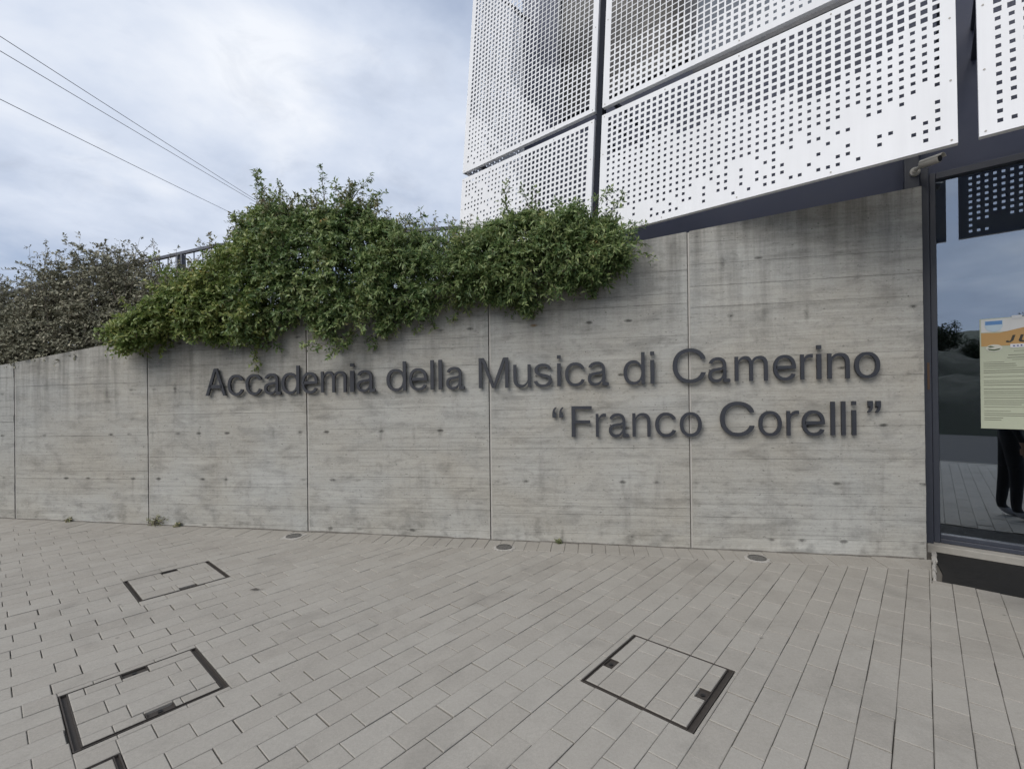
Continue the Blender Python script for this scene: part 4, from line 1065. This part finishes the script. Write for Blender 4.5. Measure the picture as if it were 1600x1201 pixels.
t, sh = cascade('hanging_shrub', 'low middle stretch of fine-leaved green shrub hanging over the wall', -2.1, -0.88, M['leaf_green'], .042, .014, 1.0)
sh.finish(t, M['leaf_green'], M['bark'])
t, sh = cascade('rounded_shrub', 'rounded dense green shrub at the right end of the hedge, against the white panels', -0.92, 0.22, M['leaf_green'], .043, .014, 1.15)
for p0, p1, n in (((-.50, 0, 3.1), (-.64, 0, 3.40), 9), ((-.46, 0, 3.1), (-.52, 0, 3.39), 9), ((-.7, .1, 3.0), (-.78, .1, 3.22), 7), ((.25, -.1, 2.85), (.46, -.12, 2.93), 6), ((.3, -.1, 2.7), (.52, -.12, 2.62), 6)):
    sh.shoot(p0, p1, n, .034, .012, .03, .005)
sh.finish(t, M['leaf_green'], M['bark'])
# airy grey shrub behind, beside the corner of the building
t = thing('airy_shrub', WALL, (-1.75, 1.0, wall_top(-1.75)-.16), 'airy grey-leaved shrub behind the hedge, next to the building corner', 'shrub', 'shrubs hanging over the wall')
sh = Shrub()
for k in range(46):
    u = rng.uniform(-2.35, -1.25); v = rng.uniform(.8, 1.2)
    sh.shoot((u, v, 2.95), (u+rng.normal()*.10, v+rng.normal()*.1, rng.uniform(3.2, 3.56)), 9, .030, .011, .03, .004)
trunk(sh, -1.8, 3.2, .014, 6, 1.0)
sh.finish(t, M['leaf_mixed'], M['dry_bark'])

# weeds rooted in the joint between wall and paving
WEEDS = [(-5.98, .036, 'flat'), (-4.81, .075, 'tall'), (-4.52, .034, 'flat'), (-0.34, .030, 'flat')]
WL = ['small dark weed at the wall foot, leftmost of the weeds', 'spindly upright weed at the wall foot beside a joint', 'dark tuft of weed at the wall foot right of the spindly one', 'lone small weed at the wall foot under the lettering']
for (u, h, kd), lab in zip(WEEDS, WL):
    t = thing('weed', WALL, (u, -.012, 0), lab, 'weed', 'weeds along the wall foot')
    sh = Shrub()
    if kd == 'tall':
        for k in range(6): sh.shoot((u+rng.normal()*.015, -.012, 0), (u+rng.normal()*.06, -.03+rng.normal()*.012, h*rng.uniform(.7, 1.3)), 4, .018, .008, .01, .002)
    else:
        sh.clump((u, -.02, h*.35), h*.6, 22, 5, .022, .011, (0, -.3, .5), length=h*.8, twig=.2)
    sh.finish(t, M['leaf_mixed'], M['bark'])
# dry leaf and a crumb on the paving
q = MB(); q.quad((0,0,.002),(.045,.012,.010),(.085,.006,.004),(.05,-.014,.012)); q.quad((.085,.006,.004),(.11,.02,.006),(.10,-.004,.008))
tag(q.build('dry_leaf', simple('dry_leaf', (.03, .024, .02), .8), None, Matrix.Translation((-1.96, 3.46, .003))), 'single dark fallen leaf lying on the paving left of centre', 'leaf')

# ================================================================== RAILING
rail = thing('railing', WALL, (-5.0, .7, wall_top(-5)-.16), 'slate grey steel railing half hidden by the hedge', 'railing')
RV = .70
rz = lambda u: 3.33 if u > -4.64 else 3.33+.1345*(u+4.64)
q = MB()
for a, b in ((-9.0, -4.64), (-4.64, -1.45)):
    q.hexa([(a, RV-.02, rz(a)-.022), (b, RV-.02, rz(b)-.022), (b, RV+.02, rz(b)-.022), (a, RV+.02, rz(a)-.022)], [(a, RV-.02, rz(a)+.012), (b, RV-.02, rz(b)+.012), (b, RV+.02, rz(b)+.012), (a, RV+.02, rz(a)+.012)])
part(q, 'top_rail', M['rail'], rail)
q = MB()
for a, b in ((-9.0, -4.64), (-4.64, -1.45)):
    q.hexa([(a, RV-.012, rz(a)-.95), (b, RV-.012, rz(b)-.95), (b, RV+.012, rz(b)-.95), (a, RV+.012, rz(a)-.95)], [(a, RV-.012, rz(a)-.93), (b, RV-.012, rz(b)-.93), (b, RV+.012, rz(b)-.93), (a, RV+.012, rz(a)-.93)])
part(q, 'bottom_rail', M['rail'], rail)
for u in (-8.2, -6.7, -5.18, -3.68, -2.18):
    q = MB()
    for d in (-.03, .03): q.box(u+d-.011, u+d+.011, RV-.025, RV+.025, wall_top(u)-.2, rz(u)-.023)
    part(q, 'post', M['rail'], rail)
u = -8.95
while u < -1.5:
    if min(abs(u-p) for p in (-8.2, -6.7, -5.18, -3.68, -2.18)) > .06:
        q = MB(); q.tube([(u, RV, rz(u)-.94), (u, RV, rz(u)-.02)], .0065, 6, False); part(q, 'baluster', M['rail'], rail)
    u += .128

# ================================================================== OVERHEAD WIRES
for (p0, p1, lab) in (((-13.02, 12, 10.68), (-13.15, 25, 11.52), 'topmost of the three overhead wires crossing the sky'),
                      ((-13.03, 12, 10.31), (-13.23, 25, 11.47), 'middle overhead wire, running close below the topmost one'),
                      ((-13.04, 12, 9.07), (-14.25, 25, 10.80), 'lowest overhead wire, apart from the other two')):
    a, b = Vector(p0), Vector(p1)
    pts = []
    for i in range(25):
        t = -1.2+4.2*i/24
        p = a+(b-a)*t; p.z += .012*(t*(t-1))*((b-a).length*.5); pts.append(p)
    q = MB(); q.tube(pts, .010, 5)
    tag(q.build('overhead_wire', M['wire']), lab, 'wire', 'overhead wires')

# ================================================================== SECURITY CAMERA on the corner post
ct = tag(empty('security_camera', BLD, (-0.075, 5.49, 3.352)), 'small pale bullet security camera on the dark corner post', 'camera')
q = MB(); q.tube([(0, .012, 0), (0, -.018, 0)], [.040, .036], 16); q.tube([(0, -.018, 0), (0, -.05, -.002)], .018, 10); bevel(q.build('bracket_base', M['cctv'], ct), .003)
q = MB(); q.tube([(0, -.04, -.002), (.03, -.075, .006), (.055, -.085, .010)], .014, 10); q.build('bracket_arm', M['cctv'], ct, smooth=True)
ax = Vector((.86, -.48, -.05)).normalized()
p0 = Vector((.035, -.085, .016))
q = MB(); q.tube([p0, p0+ax*.012, p0+ax*.13, p0+ax*.145], [.026, .032, .033, .031], 20); q.build('body', M['cctv'], ct, smooth=True)
q = MB(); q.tube([p0+ax*.1455, p0+ax*.147], .027, 20); q.build('lens', M['black'], ct)
up = Vector((0, 0, 1)); sd = ax.cross(up).normalized(); nn = sd.cross(ax)
q = MB(); K = 9
for k in range(K):
    a0, a1 = math.radians(20+140*k/K), math.radians(20+140*(k+1)/K)
    for r0, r1 in ((.036, .039),):
        P = lambda ang, r, s_: p0+ax*s_+sd*math.cos(ang)*r+nn*math.sin(ang)*r
        q.hexa([P(a0, r0, .01), P(a1, r0, .01), P(a1, r0, .172), P(a0, r0, .172)], [P(a0, r1, .01), P(a1, r1, .01), P(a1, r1, .172), P(a0, r1, .172)])
q.build('sun_hood', M['cctv'], ct)

# ================================================================== ENTRANCE MAT, STEP EDGE, POSTER
q = MB(); n = 14
outline = [(0.055, EDGE_B+.012), (2.2, EDGE_B+.012), (2.2, 5.545), (0.03, 5.545), (0.035, 5.2), (0.062, 4.95)]
q.v = [(p[0], p[1], -.006) for p in outline] + [(p[0], p[1], -.021) for p in outline]
q.f = [tuple(range(6))]+[(i, 6+i, 6+(i+1) % 6, (i+1) % 6) for i in range(6)]
tag(q.build('entrance_mat', M['mat'], None, BLD), 'black mat on the ground in front of the glass entrance', 'mat')
q = MB()
for k in range(9):
    b0 = 4.73+k*.085; w_ = rnd.uniform(.022, .042); o_ = rnd.uniform(-.006, .006)
    q.hexa([(.002+o_, b0, -.02), (.002+w_, b0, -.02), (.002+w_*.9, b0+.083, -.02), (.002+o_, b0+.083, -.02)],
           [(.004+o_, b0+.004, .008+rnd.uniform(-.006, .008)), (w_*.8, b0+.004, .004), (w_*.75, b0+.078, .006), (.004+o_, b0+.078, .012)])
tag(q.build('broken_edging', M['mortar'], None, BLD), 'crumbling pale mortar edging between the paving and the black mat', 'edging')

pm = lambda n_, c, r=.6: simple('poster_'+n_, c, r, var=.04)
pt = thing('poster', BLD, (.68, 5.702, 1.08), 'pale green printed poster with an orange heading taped to the glass', 'poster')
PS0, PS1, PZ0, PZ1 = .330, 1.03, 1.083, 2.020
yb = 5.7065
q = MB(); q.box(PS0, PS1, yb-.0018, yb, PZ0, PZ1); part(q, 'sheet', pm('sheet', (.40, .43, .33)), pt)
q = MB(); q.box(PS0+.008, PS1-.008, yb-.0026, yb-.0019, 1.905, PZ1-.006); part(q, 'heading_strip', pm('pale', (.55, .56, .56)), pt)
q = MB(); q.prism([(PS0+.008, 1.785), (PS1-.008, 1.785), (PS1-.008, 1.985), (PS0+.42, 1.972), (PS0+.24, 1.925), (PS0+.12, 1.895), (PS0+.008, 1.90)], yb-.0036, yb-.0027); part(q, 'orange_band', pm('orange', (.42, .25, .09)), pt)
q = MB(); q.prism([(PS0+.03, 2.0), (PS0+.03, 1.95), (PS0+.045, 1.92), (PS0+.085, 1.905), (PS0+.125, 1.92), (PS0+.138, 1.95), (PS0+.138, 2.0)], yb-.0050, yb-.0037); em = part(q, 'shield_emblem', pm('shield', (.42, .52, .60)), pt)
q = MB(); q.box(PS0+.034, PS0+.134, yb-.0056, yb-.0051, 1.965, 1.997); q.build('shield_top', pm('blue', (.09, .22, .46)), em)
q = MB(); q.prism([(PS0+.085+.05*math.cos(a), 1.768+.030*math.sin(a)) for a in np.linspace(0, 2*math.pi, 20)[:-1]], yb-.0050, yb-.0037); em = part(q, 'oval_emblem', pm('oval', (.52, .52, .46)), pt)
q = MB(); q.prism([(PS0+.045, 1.765), (PS0+.085, 1.757), (PS0+.125, 1.765), (PS0+.115, 1.751), (PS0+.085, 1.744), (PS0+.055, 1.751)], yb-.0056, yb-.0051); q.prism([(PS0+.045, 1.782), (PS0+.065, 1.788), (PS0+.09, 1.776), (PS0+.06, 1.772)], yb-.0056, yb-.0051); q.build('emblem_mark', pm('dark', (.06, .09, .04)), em)
x = PS0+.155
for ch in 'JUS':
    if ch == 'U': poly = [[(0,1),(0,.25),(.12,.05),(.33,0),(.54,.05),(.66,.25),(.66,1),(.46,1),(.46,.3),(.33,.2),(.2,.3),(.2,1)]]
    elif ch == 'J': poly = [[(.45,1),(.45,.25),(.33,.05),(.18,0),(0,.06),(-.06,.25),(.1,.33),(.15,.2),(.22,.22),(.25,.3),(.25,1)]]
    else: poly = [[(0,.12),(.2,0),(.42,0),(.6,.12),(.62,.38),(.42,.56),(.24,.62),(.22,.76),(.36,.82),(.56,.74),(.62,.9),(.44,1),(.2,1),(.04,.88),(.02,.62),(.2,.45),(.4,.38),(.4,.24),(.28,.18),(.04,.3)]]
    q = MB()
    for pl in poly: q.prism([(x+p[0]*.085+p[1]*.018, 1.808+p[1]*.062) for p in pl], yb-.0050, yb-.0037)
    part(q, 'heading_letter', pm('ink', (.03, .028, .02)), pt); x += .068
q = MB(); q.box(PS0+.18, PS0+.52, yb-.0056, yb-.0051, 1.765, 1.795); part(q, 'caption_box', pm('white', (.6, .61, .64)), pt)
q = MB()
for k in range(14): q.box(PS0+.195+k*.022, PS0+.195+k*.022+rnd.uniform(.008, .016), yb-.0064, yb-.0057, 1.774, 1.774+rnd.choice((.010, .013)))
part(q, 'caption_print', pm('navy', (.04, .06, .2)), pt)
q = MB(); z = 1.735
while z > 1.14:
    x0 = PS0+(.02 if z < 1.66 else rnd.uniform(.1, .2)); x1 = min(PS1-.03, x0+rnd.uniform(.10, .60))
    q.box(x0, x1, yb-.0030, yb-.0019, z, z+rnd.choice((.0035, .005)))
    z -= rnd.choice((.017, .017, .021, .034))
tag(part(q, 'print_lines', pm('print', (.15, .155, .12)), pt), kind='stuff')
q = MB(); q.box(PS0+.19, PS0+.25, yb-.0062, yb-.0057, 2.005, 2.032); part(q, 'tape', pm('tape', (.55, .56, .58), .3), pt)

# ================================================================== PERSON beside the entrance, mirrored in the glass below the poster
pw = BLD @ Vector((0.655, 3.938, 0.0))
pb = bpy.data.meshes.new('person')
J_ = [(0,0,.95,.135,.10), (0,0,1.12,.125,.095), (0,.01,1.32,.155,.105), (0,.012,1.42,.095,.07), (0,.005,1.50,.046,.048), (0,-.012,1.60,.080,.096), (0,-.008,1.675,.090,.112),
      (.10,0,.88,.095,.095), (.11,-.04,.50,.065,.07), (.11,-.03,.10,.045,.05), (.11,-.09,.045,.045,.04), (.12,-.22,.035,.04,.03),
      (-.10,0,.88,.095,.095), (-.11,.03,.50,.065,.07), (-.11,.07,.10,.045,.05), (-.11,.01,.045,.045,.04), (-.12,-.12,.035,.04,.03),
      (.19,.01,1.40,.06,.06), (.24,.03,1.12,.045,.045), (.25,-.06,.88,.03,.035), (.25,-.09,.80,.035,.02),
      (-.19,.01,1.40,.06,.06), (-.24,.03,1.12,.045,.045), (-.25,-.06,.88,.03,.035), (-.25,-.09,.80,.035,.02)]
E_ = [(0,1),(1,2),(2,3),(3,4),(4,5),(5,6),(0,7),(7,8),(8,9),(9,10),(10,11),(0,12),(12,13),(13,14),(14,15),(15,16),(3,17),(17,18),(18,19),(19,20),(3,21),(21,22),(22,23),(23,24)]
fi = len(J_)
for sx, wi in ((1, 20), (-1, 24)):       # five fingers on each hand
    for k, (dy, dz, ln) in enumerate(((-.035, 0, .06), (-.02, -.01, .085), (0, -.012, .09), (.018, -.01, .08), (.033, 0, .065))):
        J_.append((sx*.25, -.09+dy, .775+dz, .010, .010)); J_.append((sx*.245, -.10+dy*1.2, .775+dz-ln, .008, .008))
        E_ += [(wi, fi), (fi, fi+1)]; fi += 2
for (p, r_, at) in (((0,-.112,1.612), .009, 5), ((.082,.008,1.625), .014, 5), ((-.082,.008,1.625), .014, 5), ((0,-.003,1.735), .060, 6)):   # nose, ears, crown
    J_.append((*p, r_, r_)); E_.append((at, fi)); fi += 1
pb.from_pydata([j[:3] for j in J_], E_, [])
po = link('person', pb)
po.matrix_world = Matrix.Translation(pw) @ Matrix.Rotation(math.radians(48.3), 4, 'Z')
md = po.modifiers.new('skin', 'SKIN')
if not pb.skin_vertices: pb.attributes.new('skin', 'FLOAT', 'POINT')
for i, j in enumerate(J_): pb.skin_vertices[0].data[i].radius = (j[3], j[4])
pb.skin_vertices[0].data[0].use_root = True
md.use_smooth_shade = True
po.modifiers.new('subdivision', 'SUBSURF').levels = 1; po.modifiers['subdivision'].render_levels = 2
tp = NT('clothes'); zc_ = tp.xyz(tp.n('ShaderNodeTexCoord').outputs['Object'])[2]
c1 = tp.mix(tp.mapr(zc_, .085, .09, 0, 1), rgb(.38, .40, .44), rgb(.012, .013, .017))
c1 = tp.mix(tp.mapr(zc_, .98, .985, 0, 1), c1, rgb(.03, .03, .035)); c1 = tp.mix(tp.mapr(zc_, 1.455, 1.46, 0, 1), c1, rgb(.45, .29, .22))
xc_ = tp.m('ABSOLUTE', tp.xyz(tp.n('ShaderNodeTexCoord').outputs['Object'])[0])
hand = tp.m('MULTIPLY', tp.mapr(xc_, .195, .20, 0, 1), tp.mapr(zc_, .845, .85, 1, 0))
c1 = tp.mix(hand, c1, rgb(.45, .29, .22))
tp.done(c1, .8); pb.materials.append(tp.mat)
tag(po, 'person in dark trousers and pale shoes whose legs are mirrored below the poster', 'person')

hm = MB(); NU, NV = 18, 9
for i in range(NV+1):
    ph = math.pi*.60*i/NV
    for j in range(NU):
        th = 2*math.pi*j/NU; fr_ = max(0, -math.sin(th))
        e_ = ph*(1-.42*fr_)
        hm.v.append((.083*math.sin(e_)*math.cos(th), .006+.104*math.sin(e_)*math.sin(th), 1.672+.098*math.cos(e_)+.003*math.sin(5*th)))
for i in range(NV):
    for j in range(NU): hm.f.append((i*NU+j, i*NU+(j+1) % NU, (i+1)*NU+(j+1) % NU, (i+1)*NU+j))
hm.build('hair', simple('dark_hair', (.022, .016, .012), .6, var=.4, scale=60), po, smooth=True)
for sx in (-1, 1):
    q = MB(); q.tube([(sx*.028, -.080, 1.640), (sx*.028, -.090, 1.640)], [.009, .005], 8); q.build('eye', M['black'], po)
q = MB(); q.tube([(-.020, -.080, 1.572), (0, -.090, 1.570), (.020, -.080, 1.572)], [.003, .006, .003], 6); q.build('mouth', simple('lips', (.30, .12, .10), .5), po)
# ================================================================== ROADSIDE TREES across the street, mirrored in the glass
sh = Shrub()
for k in range(70):
    th = rng.uniform(0, 6.28); ph = math.acos(rng.uniform(-.9, 1)); rr = rng.uniform(.45, 1.0)
    c = (1.5*rr*math.sin(ph)*math.cos(th), 1.5*rr*math.sin(ph)*math.sin(th), 2.9+1.7*rr*math.cos(ph)*(1+.15*math.sin(3*th)))
    sh.clump(c, rng.uniform(.3, .55), 11, 8, .16, .09, (0, 0, .3), length=.55, twig=0)
crown = leaf_mesh('crown', np.concatenate(sh.b), np.concatenate(sh.d), np.concatenate(sh.n), np.concatenate(sh.L), np.concatenate(sh.W))
tk = MB(); tk.tube([(0, 0, -.5), (.05, .03, 1.3), (-.04, .05, 2.3), (.02, 0, 3.2)], [.15, .12, .09, .04], 8)
for k in range(6):
    th = k*1.05+.3; tk.tube([(0, .03, 1.6+.15*k), (.55*math.cos(th), .55*math.sin(th), 2.3+.2*k), (1.0*math.cos(th), 1.0*math.sin(th), 3.0+.18*k)], [.05, .035, .012], 5, False)
trunk_me = tk.mesh('trunk')
LEAFM = mat_leaf('tree_leaf', [(0.0, (.018, .028, .012)), (.5, (.032, .045, .018)), (1.0, (.06, .07, .03))], .15, .7)
for k in range(20):
    b = -22+k*1.9+rng.normal()*.5; a = -17-rng.uniform(0, 16)
    j_ = (-a-9.2)/32; zz = -.12+3.7*max(0, j_)**.8
    e_ = tag(empty('roadside_tree', GRID @ Matrix.Translation((b, a, zz)) @ Matrix.Rotation(rng.uniform(0, 6.28), 4, 'Z') @ Matrix.Scale(rng.uniform(.42, .72), 4)), 'dark roadside tree mirrored in the entrance glass', 'tree', 'trees across the street')
    tag(link('crown', crown, LEAFM, e_), kind='stuff'); link('trunk', trunk_me, M['bark'], e_)
